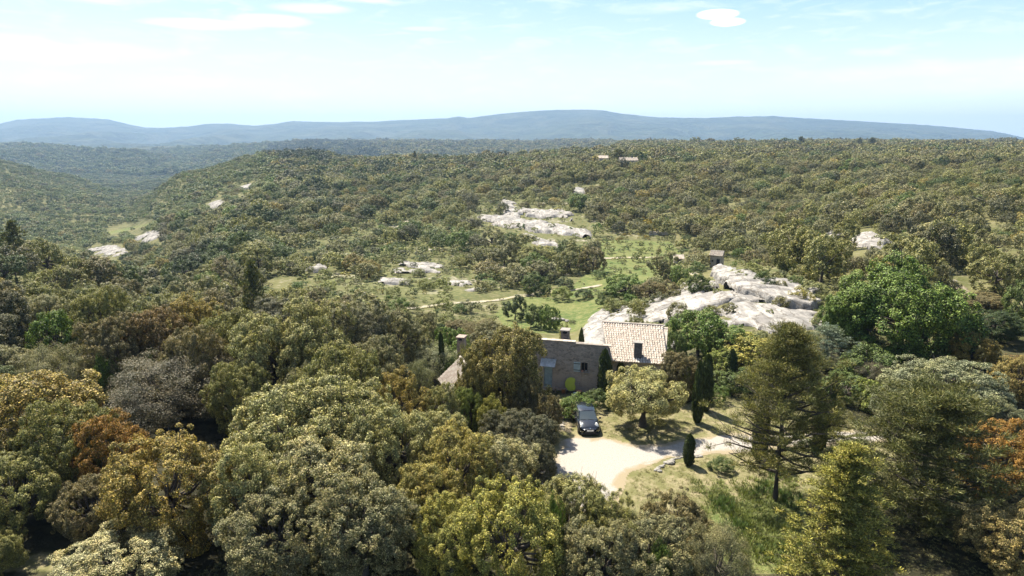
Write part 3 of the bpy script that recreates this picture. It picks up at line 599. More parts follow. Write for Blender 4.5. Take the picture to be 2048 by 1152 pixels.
# ------------------------------------------------------------------ the trees one can name, front to back
GF = 'holm oaks of the foreground'
NEAR = [
 # px, Y, top, width, kind, colour, label
 (245,29.5,1072,250,'oak_near','cream','small cream-grey holm oak at the bottom left, cut by the lower edge of the picture'),
 (2,31,1058,105,'oak_near','olive','low olive bush at the lower left corner beside a scrap of dry grass'),
 (60,41,745,330,'oak_near','golden','large yellow-olive holm oak at the left edge, left of the orange-brown one'),
 (150,38,800,190,'oak_near','olive','dark olive oak squeezed between the big yellow-olive oak and the orange-brown one'),
 (345,50,712,265,'sparse_near','purple','wide greyish bare-looking oak with thin foliage, darkest dome at left'),
 (45,34.5,905,210,'oak_near','olive','dark shaded olive oak at the left edge, below the large yellow-olive one'),
 (190,34,955,150,'oak_near','brown','small brown oak in deep shade below the orange-brown one'),
 (225,38,828,180,'oak_near','orange','orange-brown oak in front of the grey bare-looking dome'),
 (350,33.5,868,260,'oak_near','golden','golden-brown oak between the orange-brown one and the giant pale oak'),
 (585,38,765,280,'oak_near','pale','giant pale green oak, left dome of the largest foreground clump'),
 (700,40,752,260,'oak_near','pale','pale green dome behind and right of the giant pale oak'),
 (520,33.5,880,220,'oak_near','pale','pale oak dome low in front of the giant pale oak'),
 (650,34.5,868,250,'oak_near','cream','cream-tipped dome in the middle of the largest foreground clump'),
 (790,38,795,200,'oak_near','pale','pale oak dome right of the giant clump, left of the yellow oak'),
 (560,30.5,985,230,'oak_near','grey','dark grey-green oak at the foot of the giant clump'),
 (730,31,958,240,'oak_near','grey','grey oak half in shade below the cream-tipped dome'),
 (915,37,848,180,'oak_near','yellow','bright yellow-gold oak in the middle of the foreground'),
 (868,34,915,140,'oak_near','yellow','low gold lobe in front of the bright yellow-gold oak'),
 (1000,38,872,170,'oak_near','cream','cream-green oak right of the bright yellow-gold oak'),
 (1050,43,822,140,'oak_near','dgrey','dark grey-green oak at the left edge of the gravel drive'),
 (1075,39.5,880,90,'oak_near','dgrey','small dark oak overhanging the left edge of the gravel'),
 (890,42.5,812,130,'oak_near','pale','small pale oak behind the bright yellow-gold oak'),
 (800,46,742,110,'oak_near','golden','golden-topped oak peeping over the giant pale clump'),
 (905,31,1000,170,'oak_near','ylime','yellow-olive oak at the bottom centre, leftmost of the lowest row'),
 (1020,29.6,965,230,'oak_near','ylime','tall yellow-olive oak at the bottom centre with leaves catching the sun'),
 (1140,33,938,150,'oak_near','pale','pale oak whose top just covers the bottom of the gravel'),
 (1215,31,985,150,'oak_near','olive','olive oak at the bottom, right of the tall yellow-olive one'),
 (1195,28.8,1045,190,'oak_near','grey','grey-green oak cut by the lower edge below the gravel'),
 (1345,31.5,985,120,'oak_near','brown','brown-tipped oak below the lawn, rising above the grey ones'),
 (1300,29.2,1035,200,'oak_near','grey','grey-green oak at the bottom right of centre, in the front row'),
 (1430,28.8,1052,150,'sparse_near','grey','thin grey oak at the right end of the front row beside sunny grass'),
 (2012,31,1012,200,'oak_near','straw','pale straw-yellow oak in the bottom right corner'),
 (1995,38.5,842,190,'oak_near','orange','bright orange oak beside the bushy dark pine'),
 (2040,42,905,110,'oak_near','golden','golden oak at the right edge behind the orange one'),
 (1890,50,722,250,'oak_near','silver','wide grey-green oak behind the bushy dark pine'),
 (1985,47,795,120,'oak_near','silver','grey-green lower lobe right of the wide grey-green oak'),
 (1800,48,760,130,'oak_near','silver','small grey-green oak between the dark pine and the wide grey-green oak'),
 (1008,50.5,640,190,'oak_near','gold2','tall golden-brown oak right in front of the farmhouse wall'),
 (950,49,704,96,'oak_near','gold2','left bough of golden oak hanging over the low left roof'),
 (1052,48.5,742,90,'oak_near','brown','brown oak lobe in front of the blue-grey door'),
 (1088,47.2,782,78,'oak_near','brown','low brown bough above the shaded patch beside the car'),
 (940,47,768,76,'oak_near','lime','lime-green round crown under the low left roof'),
 (985,45.5,792,70,'oak_near','ylime','small lime-yellow crown right of the lime-green round one'),
 (1000,43.8,826,100,'oak_near','dgrey','dark oak between the lime crowns and the dark oak by the drive'),
 (1285,49.3,733,165,'umbrella_oak','pale','round pale-leaved oak with a bare dark trunk beside the car'),
 (1358,55,697,96,'oak_near','brown','brown oak behind the right corner of the tiled roof'),
 (868,61,692,115,'olive_near','silver','silvery olive tree behind the low left roof'),
 (842,54,722,60,'olive_near','silver','small silvery olive left of the low roof'),
 (690,47,683,180,'oak_near','olive','olive oak behind the giant pale clump, below the dark wood'),
 (625,50,715,110,'oak_near','grey','small greyish oak left of the olive one, beside a shaded glade'),
 (757,52,672,110,'oak_near','grey','grey oak right of the olive one behind the pale clump'),
 (480,48,724,130,'oak_near','olive','olive oak touching the right side of the grey bare-looking dome'),
 (120,52,690,150,'sparse_near','grey','thin greyish oak above the large yellow-olive one'),
 (30,56,690,140,'oak_near','grey','grey oak at the left edge above the large yellow-olive one'),
 (120,63,610,100,'bright_mid','bright','bright green round tree in the brown wood at left'),
 (215,66,575,110,'oak_near','olive','olive oak right above the bright green round tree'),
 (245,56,622,130,'oak_near','brown','brown oak right of the bright green round tree'),
 (330,58,600,130,'oak_near','russet','russet oak in the middle of the left wood'),
 (405,60,590,120,'oak_near','golden','golden oak in the left wood'),
 (395,52,655,110,'oak_near','brown','brown oak in front of the golden one, left of the white glimpses'),
 (480,57,612,120,'oak_near','olive','olive oak above the white glimpses of gravel'),
 (560,53,616,130,'oak_near','pale','pale olive oak left of the dark wood'),
 (640,55,590,130,'oak_near','pale','tall pale olive oak at the centre of the left wood'),
 (722,58,612,120,'oak_near','dgrey','very dark oak right of the tall pale olive one'),
 (790,62,612,110,'oak_near','grey','grey-green oak at the right end of the left wood'),
 (845,70,620,90,'oak_near','grey','dark grey-green oak above the silvery olive tree'),
 (915,86,640,76,'oak_near','brown','brownish oak below the earth track, left one'),
 (965,82,636,84,'sparse_near','brown','thin brown oak below the earth track, right one'),
 (905,66,648,80,'bright_mid','bright','bright green leafy tree behind the left chimney'),
 (1395,66,612,120,'bright_mid','bright','airy bright green tree in front of the white rock'),
 (1455,64,650,110,'bright_mid','bright','low bright green tree right of the airy one'),
 (1350,63,655,50,'bright_mid','green','small green sapling against the right roof edge'),
 (1505,62,668,130,'bright_mid','ylime','pale lime tree with drooping sprays behind the cypresses'),
 (1436,59,700,70,'bright_mid','lime','pale lime tree just right of the cypress pair'),
 (1475,56,735,90,'bright_mid','green','dark green bush-like tree behind the tall pine'),
 (1790,64,520,285,'broad_near','bright','very large spreading bright green oak at right'),
 (1690,67,585,120,'broad_near','bright','left bough-like oak joined to the very large bright green one'),
 (1735,57,690,130,'bright_mid','green','green tree at the foot of the very large bright oak'),
 (1690,54,745,110,'bright_mid','green','leafy green tree right of the leaning cypress'),
 (1752,55,722,80,'sparse_near','purple','leafless purple-grey tree below the very large bright oak'),
 (1745,52,758,80,'bright_mid','lime','lime green bush-like tree beside the drive'),
 (1940,60,660,110,'oak_near','golden','golden-olive oak right of the very large bright oak'),
 (1985,68,620,120,'oak_near','deep','dark green oak at the right under the earth path'),
 (1970,80,588,90,'oak_near','brown','grey-brown round oak beside the earth path'),
 (2040,58,715,100,'oak_near','russet','reddish-brown oak at the right edge'),
 (2045,72,560,90,'bright_mid','green','green oak at the right edge above the dark one'),
 (888,46,764,92,'oak_near','pale','pale round oak below the low left roof, left of the lime-green crown'),
 (1055,68,700,60,'oak_near','green','small green tree hidden behind the golden oak by the wall'),
]
for px, Y, top, wd, kind, col, lab in NEAR:
    big = wd*Y/FOC > 2.0
    name = {'oak_near': 'holm_oak', 'sparse_near': 'bare_oak', 'umbrella_oak': 'round_oak', 'olive_near': 'olive_tree', 'broad_near': 'downy_oak', 'bright_mid': 'leafy_tree'}[kind]
    tree_px(kind, name, px, Y, top, wd, K[col], lab, 'tree')
CONI = [(1550,38.3,662,208,'pine_tall','pine_tree','pine','tall open pine with a dark straight trunk standing on the lawn'),
 (1832,35.5,790,262,'pine_bushy','pine_tree','dpine','broad bushy dark pine with foliage to the ground at right'),
 (1672,30.6,888,250,'yellow_conifer','young_conifer','ylime','yellow-green pointed young conifer in front of the tall pine'),
 (1648,61,655,170,'blue_cedar','cedar_tree','blue','pale blue cedar with level sprays behind the tall pine'),
 (1600,57,700,90,'pine_tall','pine_tree','pine','smaller pine half hidden behind the tall open pine'),
 (1650,45.5,788,90,'pine_tall','pine_tree','pine','sparse low pine behind the right side of the tall pine'),
 (512,92,530,56,'pine_far','pine_tree','dpine','dark rounded pine standing alone at the edge of the left wood'),
 (830,560,304,11,'pine_far','pine_tree','dpine','small dark pointed pine on the crest of the middle hill'),
 (1601,850,274,20,'pine_far','pine_tree','dpine','dark round pine breaking the skyline of the right plateau, leftmost of three'),
 (1743,850,276,20,'pine_far','pine_tree','dpine','dark pine on the plateau skyline, rightmost of three'),
 (1718,880,276,13,'pine_far','pine_tree','dpine','small dark pine on the plateau skyline, middle of three'),
 (1236,404,300,50,'pine_far','pine_tree','dpine','dark rounded tree group between the two distant farm roofs'),
 (35,118,446,50,'pine_far','pine_tree','dpine','dark flat pine on the left edge of the wood')]
for px, Y, top, wd, kind, name, col, lab in CONI: tree_px(kind, name, px, Y, top, wd, K[col], lab, 'pine' if 'pine' in name else 'conifer')
CYP = [(1377,930,868,17,'short thick cypress on the lawn beside the drive'),
 (1394,846,722,17,'left and nearer one of the tall cypress pair'),
 (1410,822,708,19,'right one of the tall cypress pair, slightly taller'),
 (1461,800,698,15,'slim cypress behind the tall pine, right of the pair'),
 (1518,920,800,24,'dark shaggy cypress seen through the lower boughs of the tall pine'),
 (1208,790,698,20,'cypress standing against the farmhouse wall right of the window'),
 (1240,770,722,13,'short yellowish cypress under the eave of the tiled roof'),
 (884,702,664,9,'small cypress left of the left chimney'),
 (1161,700,656,10,'small cypress behind the wall, right of the square chimney'),
 (1018,832,786,11,'thin dark cypress in the shade of the golden oak')]
for px, pb, pt, wd, lab in CYP:
    Y = {1461: 57.5, 1161: 58.8, 884: 60, 1208: 55.2, 1240: 56.2, 1018: 49}.get(px) or hit(px, pb).y
    tree_px('cypress', 'cypress', px, Y, pt, wd*1.1, (.16,.19,.03) if px == 1240 else K['cyp'], lab, 'cypress', 'cypresses round the farmhouse')
c = tree_px('cypress', 'cypress', 1631, 44.3, 745, 22, K['cyp'], 'leaning slim cypress right of the tall pine beside the drive', 'cypress', 'cypresses round the farmhouse'); c.rotation_euler = (0.0, .13, 0)
tree_px('bright_mid', 'leafy_tree', 1274, 408, 300, 40, K['green'], 'green tree behind the long distant farmhouse roof')
SHR = [(1152,834,786,74,'bright','bright green shrub bed right behind the car'),(1133,832,800,40,'lime','lime green clump at the corner of the garden path'),
 (1196,815,776,56,'green','dark green shrub between the car and the farmhouse wall'),(1372,800,738,30,'lime','lime shrub left of the tall cypress pair'),
 (1428,805,768,50,'bright','bright green dome shrub right of the cypress pair'),(1442,940,915,52,'green','low leafy clump on the lawn under the pine'),
 (1618,898,878,36,'green','small leafy clump at the foot of the leaning cypress'),(1178,775,748,44,'olive','yellow-flowering shrub against the farmhouse wall'),
 (1062,812,785,40,'olive','small shrub under the low brown bough'),(1315,1150,1085,60,'bright','vivid green shrub among the grey oaks at the bottom'),
 (1105,1060,985,50,'bright','vivid green shrub between the two olive oaks at the bottom'),(655,752,706,76,'lime','lime shrub with reddish tips behind the giant pale clump'),
 (215,760,702,60,'bright','low bright shrub above the large yellow-olive oak'),(318,728,695,56,'bright','bright green shrub behind the grey bare-looking dome'),
 (1720,905,878,50,'green','low green shrub at the end of the drive'),(1130,690,650,30,'olive','pale dry shrub left of the square chimney'),
 (905,740,712,40,'green','green shrub against the left chimney'),(930,745,694,50,'olive','olive-brown shrub hiding the foot of the left chimney')]
for k, (px, pb, pt, wd, col, lab) in enumerate(SHR):
    Y = {1130: 62, 905: 59, 930: 55.5, 1315: 28.5, 1105: 30, 655: 50, 215: 53, 318: 56}.get(px) or hit(px, pb).y
    tree_px('bush_near', 'shrub', px, Y, pt, wd, K[col], lab, 'shrub', var=k % 2)
VAL = [ # garden side of the valley: (px, base row, top row, width)
 (1030,640,590,56,'deep','dark green bushes at the left of the green field'),(1072,655,605,50,'green','green bush hedge in the middle of the green field'),
 (1100,660,610,44,'bright','lighter green bush at the right end of the field hedge'),(1122,600,574,40,'lime','pale round bush at the top of the green field'),
 (1168,598,578,34,'deep','small dark bush right of the pale round one'),(1070,590,545,60,'green','round green tree above the earth track'),
 (1128,580,555,44,'deep','dark green dome bush above the earth track'),(1250,600,545,90,'bright','bright green spreading tree left of the white rock'),
 (1215,612,580,50,'green','green bush at the right edge of the field'),(1185,545,490,62,'brown','dark brown round oak in the valley'),
 (1300,600,560,80,'brown','brown oak above the broken rock'),(1335,600,562,50,'brown','brown oak at the top of the smooth slab'),
 (1358,565,528,44,'bright','ball-shaped bright green tree below the tiled shed'),(1325,560,500,70,'grey','dark round oak left of the tiled shed'),
 (1395,590,545,50,'green','green bush below the small hut'),(1275,640,602,36,'olive','olive bush on the broken rock'),(1355,640,605,40,'grey','grey bush at the foot of the smooth slab'),
 (1525,575,540,36,'green','dark bush on the upper edge of the long ledge'),(1540,585,556,26,'deep','small green bush right on the long ledge'),
 (1562,588,562,26,'grey','grey dry bush on the long ledge'),(1590,578,552,44,'green','dark bush at the right end of the ledge top'),
 (1690,500,440,60,'olive','dark olive bush between two white slabs on the right plateau')]
for k, (px, pb, pt, wd, col, lab) in enumerate(VAL):
    Y = hit(px, pb, y0=62 if pb > 560 else 80).y
    if wd >= 44: tree_px('bright_mid' if col in ('bright', 'green', 'lime') else 'oak_mid', 'valley_tree', px, Y, pt, wd, K[col], lab, 'tree')
    else: tree_px('shrub', 'shrub', px, Y, pt, wd, K[col], lab, 'shrub', var=k % 3)

# ------------------------------------------------------------------ the wood: the nearest 300 oaks and shrubs stand alone, the rest is one mass of each
OPEN = [ # pixel polygons (and distance ranges) where the ground shows: share of trees and shrubs left standing
 ([(1040,985),(1085,940),(1095,860),(1080,800),(1110,770),(1420,770),(1560,800),(1860,840),(1860,890),(1700,950),(1640,1152),(1455,1152),(1400,1030),(1250,1020)], 20, 62, 0, 0),
 ([(870,640),(1340,640),(1345,830),(1080,830),(870,790)], 44, 66, 0, 0),
 ([(560,742),(640,742),(640,792),(560,792)], 38, 58, 0, 0),
 ([(420,695),(510,690),(520,718),(425,725)], 40, 90, 0, 0),
 ([(0,1085),(160,1085),(160,1152),(0,1152)], 20, 35, 0, 0),
 ([(985,628),(1010,600),(1060,588),(1215,590),(1222,622),(1190,645),(1150,690),(1000,690)], 62, 150, 0, .02),
 ([(870,615),(1230,615),(1235,725),(870,725)], 60, 100, 0, .04),
 ([(1185,478),(1340,480),(1375,512),(1330,560),(1220,592),(1120,604),(1000,600),(1000,585),(1150,560),(1200,520)], 100, 260, .05, .25),
 ([(640,550),(700,530),(1000,560),(1000,600),(870,625),(760,600),(650,590)], 95, 260, .12, .45),
 ([(700,470),(740,430),(860,415),(940,480),(1000,520),(1060,560),(930,600),(760,540),(660,520)], 120, 330, .26, .95),
 ([(940,400),(1060,395),(1200,440),(1220,500),(1100,510),(980,480)], 120, 420, .20, .8),
 ([(560,480),(700,470),(760,540),(640,560),(560,540)], 120, 330, .5, .8),
 ([(1148,335),(1180,328),(1188,350),(1158,354)], 250, 470, 0, 0),
 ([(1195,312),(1290,312),(1290,329),(1195,329)], 340, 402, 0, 0),
 ([(200,458),(300,440),(312,454),(215,478)], 280, 560, .02, .1),
 ([(1200,650),(1230,612),(1330,600),(1430,560),(1460,530),(1640,580),(1660,680),(1440,690),(1340,700)], 56, 140, 0, .42),
 ([(1320,550),(1405,545),(1440,500),(1475,520),(1640,570),(1640,745),(1345,745),(1335,640)], 56, 178, 0, .34),
 ([(1645,462),(1680,462),(1780,470),(1780,500),(1700,505),(1650,485)], 100, 200, 0, .2),
 ([(1404,502),(1462,502),(1466,575),(1400,575)], 80, 160, 0, .02),
 ([(1330,505),(1385,505),(1385,535),(1330,535)], 120, 200, 0, .05),
 ([(1885,555),(1960,575),(2012,615),(2005,665),(1930,640)], 60, 130, 0, .2),
 ([(180,492),(255,492),(255,520),(180,520)], 180, 700, .02, .3), ([(260,462),(325,462),(325,486),(260,486)], 160, 700, .02, .3),
 ([(414,398),(452,398),(450,420),(416,420)], 200, 700, 0, .2), ([(368,518),(406,518),(402,544),(370,544)], 140, 500, 0, .2),
 ([(1140,374),(1178,374),(1170,394),(1146,394)], 150, 450, 0, .4),
]
PATHS = [([(795,618),(870,611),(915,607),(960,604),(1000,600),(1040,594),(1075,588),(1120,584),(1160,578),(1205,570)], 6, 90, 200), ([(1205,517),(1330,514)], 6, 100, 260),
         ([(1905,568),(1925,582),(1945,598),(1965,612),(1990,618)], 9, 60, 140)]
rs = np.random.RandomState(5)
def scatter(Y0, Y1, step, jit=.42, wide=1.12):
    n = int((Y1-Y0)/step); P = []
    for k in range(n):
        Y = Y0 + (k+.5)*step; W = wide*Y*1024/FOC + 12
        x = np.arange(-W, W, step) + (k % 2)*step/2; P.append(np.stack([x, np.full(len(x), Y)], -1))
    P = np.concatenate(P); return P + rs.uniform(-jit, jit, P.shape)*step
def share(x, y, z, which):
    px, py, f = project(x, y, z); s = np.ones(len(x))
    if which == 0: s = np.where((px > 540) & (px < 1350) & (y > 110) & (y < 300), .80, np.where(y > 420, .95, .90))
    else: s = np.where((px > 480) & (px < 1350) & (y > 110), .6, .35)
    for poly, y0, y1, a, b in OPEN:
        m = inpoly(px, py, poly) & (y > y0) & (y < y1); s[m] = (a, b)[which] if which == 1 else np.minimum(s[m], a)
    for x0, x1, y0_, y1_, Yr in ROCKS:
        m = (px > x0) & (px < x1) & (py > y0_) & (py < y1_) & (y > Yr*.62) & (y < Yr*1.25); s[m] *= .0 if which == 0 else .25
    for poly, wdt, y0, y1 in PATHS:
        m = (polydist(px, py, poly, False) < wdt) & (y > y0) & (y < y1); s[m] = 0
    return s
OAKC = np.array([K[k] for k in ('olive','brown','grey','olive','dgrey','olive','grey','olive','grey','green','golden','brown')])*1.0
DARKC = np.array([K[k] for k in ('deep','green','dgrey','green','grey','olive','deep','green')])
def tints(x, y):
    """colour of the wood: drifts of olive, brown, green; greener and darker down in the left valley and on the spur"""
    n = fbm(x/28, y/28, 61, 3) + fbm(x/6, y/6, 67, 2)*.9; k = np.clip(((n+.62)/1.24)*12, 0, 11.99).astype(int)
    k = np.where(rs.rand(len(x)) < .45, rs.randint(0, 12, len(x)), k); c = OAKC[k].copy()
    px, py, f = project(x, y, H(x, y)); g = np.clip((640-px)/260, 0, 1)*np.clip((y-95)/60, 0, 1)
    g = np.maximum(g, np.clip((1120-px)/500, 0, .55)*np.clip((y-130)/60, 0, 1))
    gl = (px < 560) & (y > 330) & (rs.rand(len(x)) < .72); c[gl] = np.array([(.21, .26, .085), (.17, .23, .075), (.26, .28, .10)])[rs.randint(0, 3, gl.sum())]
    sw = (rs.rand(len(x)) < g*.7) & ~gl; c[sw] = DARKC[rs.randint(0, len(DARKC), sw.sum())]
    br = rs.rand(len(x)) < .03; c[br] = K['bright']
    dk = inpoly(px, py, [(520,330),(545,292),(640,284),(740,290),(760,322),(640,330)]) & (rs.rand(len(x)) < .8); c[dk] = (.075, .10, .05)
    m_ = c.mean(1, keepdims=True); c = c*.82 + m_*.18*np.array([1.05, 1.05, .75]); return c*rs.uniform(.78, 1.15, (len(x), 1))*np.where(y > 110, 1.28, 1.14)[:, None]
trees = []                                                             # x, y, r, h, kind index
for Y0, Y1, st in ((42, 130, 5.6), (130, 330, 5.5), (330, 640, 5.8), (640, 1000, 6.8), (1000, 1700, 9), (1700, 2900, 13)):
    P = scatter(Y0, Y1, st); z = H(P[:, 0], P[:, 1]); keep = rs.rand(len(P)) < share(P[:, 0], P[:, 1], z, 0)
    pxs = project(P[:, 0], P[:, 1], z)[0]
    if Y0 == 1700: keep &= pxs < 1330
    P = P[keep]; P = P + rs.normal(size=P.shape)*.12*st; r = st*.56*np.where(rs.rand(len(P)) < .25, rs.uniform(.42, .7, len(P)), rs.uniform(.78, 1.4, len(P))); big = 1 + .45*np.clip(fbm(P[:, 0]/30, P[:, 1]/30, 91, 2)*2, -.6, 1); r = r*np.clip(big, .7, 1.3)
    r = r*np.where((P[:, 1] > 400), .92, 1); hh = r*rs.uniform(1.35, 1.85, len(P)); hh = np.where(P[:, 1] < 120, hh*1.1, hh)
    pxs = project(P[:, 0], P[:, 1], 0)[0]; sm_ = (pxs < 520) & (P[:, 1] > 330) & (P[:, 1] < 1700); r = np.where(sm_, r*.72, r); rt_ = (pxs > 1330) & (P[:, 1] > 62) & (P[:, 1] < 330); r = np.where(rt_, r*.78, r); hh = np.where(rt_, hh*.78, hh); hh = np.where(sm_, hh*.6, hh)
    trees.append(np.stack([P[:, 0], P[:, 1], r, hh], -1))
trees = np.concatenate(trees)
_z = H(trees[:, 0], trees[:, 1]); _p = project(trees[:, 0], trees[:, 1], _z + trees[:, 3])   # the skyline of the near wood
_L = np.interp(_p[0], [0, 60, 130, 250, 400, 500, 640, 800, 860, 900, 1000], [468, 478, 508, 536, 548, 568, 574, 596, 614, 628, 640])
trees = trees[~((trees[:, 1] < 138) & (_p[0] < 1000) & (_p[1] < _L - 6) & ((_p[0] > 250) | (trees[:, 1] < 100)))]
_m = (trees[:, 1] > 120) & (trees[:, 1] < 340)
_x = project(trees[:, 0], trees[:, 1], 0)[0]; _m &= (_x > 520) & (_x < 1340); trees[_m, 2] *= .76; trees[_m, 3] *= .72
BL = np.array(BLOCK); ok = np.ones(len(trees), bool)
for bx, by, br in BLOCK:
    d = np.hypot(trees[:, 0]-bx, trees[:, 1]-by); ok &= ~((d < (br*.8 + trees[:, 2]*.55)) & (trees[:, 1] < 190))
# keep the named front row clear
ok &= ~((trees[:, 1] < 50) & (project(trees[:, 0], trees[:, 1], 2)[0] > 1080) & (project(trees[:, 0], trees[:, 1], 2)[0] < 2100))
trees = trees[ok]
sh = []
for Y0, Y1, st in ((62, 130, 2.6), (130, 330, 3.1), (330, 640, 5.5)):
    P = scatter(Y0, Y1, st); z = H(P[:, 0], P[:, 1]); keep = rs.rand(len(P)) < share(P[:, 0], P[:, 1], z, 1)
    P = P[keep]; r = rs.uniform(.35, 1.25, len(P))**1.3*1.25*(1 + .3*(Y0 > 300)); sh.append(np.stack([P[:, 0], P[:, 1], r, r*rs.uniform(1.0, 1.6, len(P))], -1))
P = scatter(95, 320, 2.2); z = H(P[:, 0], P[:, 1]); q_ = project(P[:, 0], P[:, 1], z)
keep = (q_[0] > 560) & (q_[0] < 1345) & (rs.rand(len(P)) < .5*np.minimum(1, .35 + 2*share(P[:, 0], P[:, 1], z, 1))) & (fbm(P[:, 0]/9, P[:, 1]/9, 83, 3) > -.12); P = P[keep]
r = rs.uniform(.25, .6, len(P)); sh.append(np.stack([P[:, 0], P[:, 1], r, r*1.2], -1))
sh = np.concatenate(sh)
def visible(a):
    """is a point of the crown in the frame and clear of the ground in between"""
    x, y, r, h = a.T; z = H(x, y) + h*.8; px, py, f = project(x, y, z); v = (px > -170) & (px < 2218) & (py < 1170)
    for t in np.linspace(.15, .93, 26): v &= (H(x*t, y*t) < CAM_Z + (z-CAM_Z)*t)
    return v, px, py, r/f
def split(a, n):
    v, px, py, s = visible(a); s = np.where(v, s, 0); o = np.argsort(-s)[:n]; o = o[s[o] > 0]; m = np.zeros(len(a), bool); m[o] = True
    return m
tm = split(trees, 215); sm = split(sh, 250)
tc_ = tints(trees[:, 0], trees[:, 1]); sc_ = tints(sh[:, 0], sh[:, 1])
yel = (project(sh[:, 0], sh[:, 1], H(sh[:, 0], sh[:, 1])))
broom = inpoly(yel[0], yel[1], [(1235,425),(1320,430),(1330,470),(1290,500),(1240,470)]) & (rs.rand(len(sh)) < .5) & (sh[:, 1] > 120)
sc_ = sc_*np.array([.95, 1.05, .9]); sc_[broom] = (.42, .30, .02)

LAND = [('the giant pale foreground oak', 600, 800), ("the left wood's bright green tree", 120, 640), ('the lone dark pine', 512, 560), ('the silvery olive tree', 868, 720),
        ('the chimney on the tiled roof', 1277, 690), ('the square chimney', 1131, 665), ('the huge bright green oak', 1785, 600), ('the small tiled hut', 1434, 520), ('the long limestone ledge', 1540, 585),
        ('the longest white hillside band', 1070, 455), ('the upper white hillside band', 1100, 430), ('the rounded plateau slab', 1740, 485), ('the two distant farm roofs', 1235, 322), ('the bright green field', 1150, 620),
        ('the eroded patch by the meadow', 845, 535), ('the patch above the track', 920, 563), ('the left valley\'s lowest slab', 215, 503), ('the notched white spur slab', 290, 474), ('the bright oval slab', 434, 408),
        ('the wide grey-green oak', 1890, 760), ('the earth path at right', 1940, 590), ('the silver cedar', 1650, 690), ('the grey bare-looking dome', 345, 780), ('the tiny spur slab', 492, 376), ('the orange oak at right', 1975, 900)]
CN = {k: v for k, v in dict(pale='pale green', golden='golden', olive='olive', grey='grey-green', dgrey='dark grey', green='green', bright='bright green', deep='dark green', russet='russet', brown='brown').items()}
_o = 'first second third fourth fifth sixth seventh eighth ninth tenth eleventh twelfth thirteenth fourteenth fifteenth sixteenth seventeenth eighteenth nineteenth'.split()
_t = ['', '', 'twenty', 'thirty', 'forty', 'fifty', 'sixty', 'seventy', 'eighty', 'ninety']
def nth(n):
    if n == 1: return 'nearest'
    if n < 20: return _o[n-1] + ' nearest'
    return (_t[n//10][:-1] + 'ieth' if n % 10 == 0 else _t[n//10] + '-' + _o[n % 10-1]) + ' nearest'
def cname(c):
    c = np.array(c); best = min(CN, key=lambda k: np.sum((c/c.sum() - np.array(K[k])/sum(K[k]))**2)*6 + .6*abs(math.log(c.sum()/sum(K[k])))*.02)
    return CN[best]
def relative_labels(px, py, cols, noun):
    L = []
    for x, y, c in zip(px, py, cols):
        k = min(range(len(LAND)), key=lambda i: math.hypot(x-LAND[i][1], (y-LAND[i][2])*1.3)); dx, dy = x-LAND[k][1], (y-LAND[k][2])*1.3
        side = ('right of', 'left of')[dx < 0] if abs(dx) > abs(dy) else ('below', 'above')[dy < 0]
        L.append((k, side, 'yellow-flowering' if c[2] < .03*c[0]/.4 and c[0] > .3 else cname(c), math.hypot(dx, dy)))
    out = [None]*len(L); groups = {}
    for i, (k, s, c, d) in enumerate(L): groups.setdefault((k, s, c), []).append((d, i))
    for (k, s, c), g in groups.items():
        for n, (d, i) in enumerate(sorted(g)):
            out[i] = f"{c} {noun} {s} {LAND[k][0]}" + (f", {nth(n+1)}" if len(g) > 1 else '')
    return out
# single trees
T1 = trees[tm]; z1 = H(T1[:, 0], T1[:, 1]); p1 = project(T1[:, 0], T1[:, 1], z1 + T1[:, 3]*.7); labs = relative_labels(p1[0], p1[1], tc_[tm], 'holm oak')
for (x, y, r, h), z, c, lb in zip(T1, z1, tc_[tm], labs):
    kind = 'bright_mid' if (c[1] > c[0]*1.5) else 'oak_near' if y < 80 else ('ragged' if rs.rand() < .12 else 'oak_mid')
    grow(kind, 'oak_tree', (x, y, z-.1), r, h, c, lb, 'oak tree', 'holm oaks of the wood')
S1 = sh[sm]; z1 = H(S1[:, 0], S1[:, 1]); p1 = project(S1[:, 0], S1[:, 1], z1 + .5); labs = relative_labels(p1[0], p1[1], sc_[sm], 'low bush')
for (x, y, r, h), z, c, lb in zip(S1, z1, sc_[sm], labs): grow('shrub', 'bush', (x, y, z-.05), r, h, c, lb, 'bush', 'scrub bushes of the open slope')

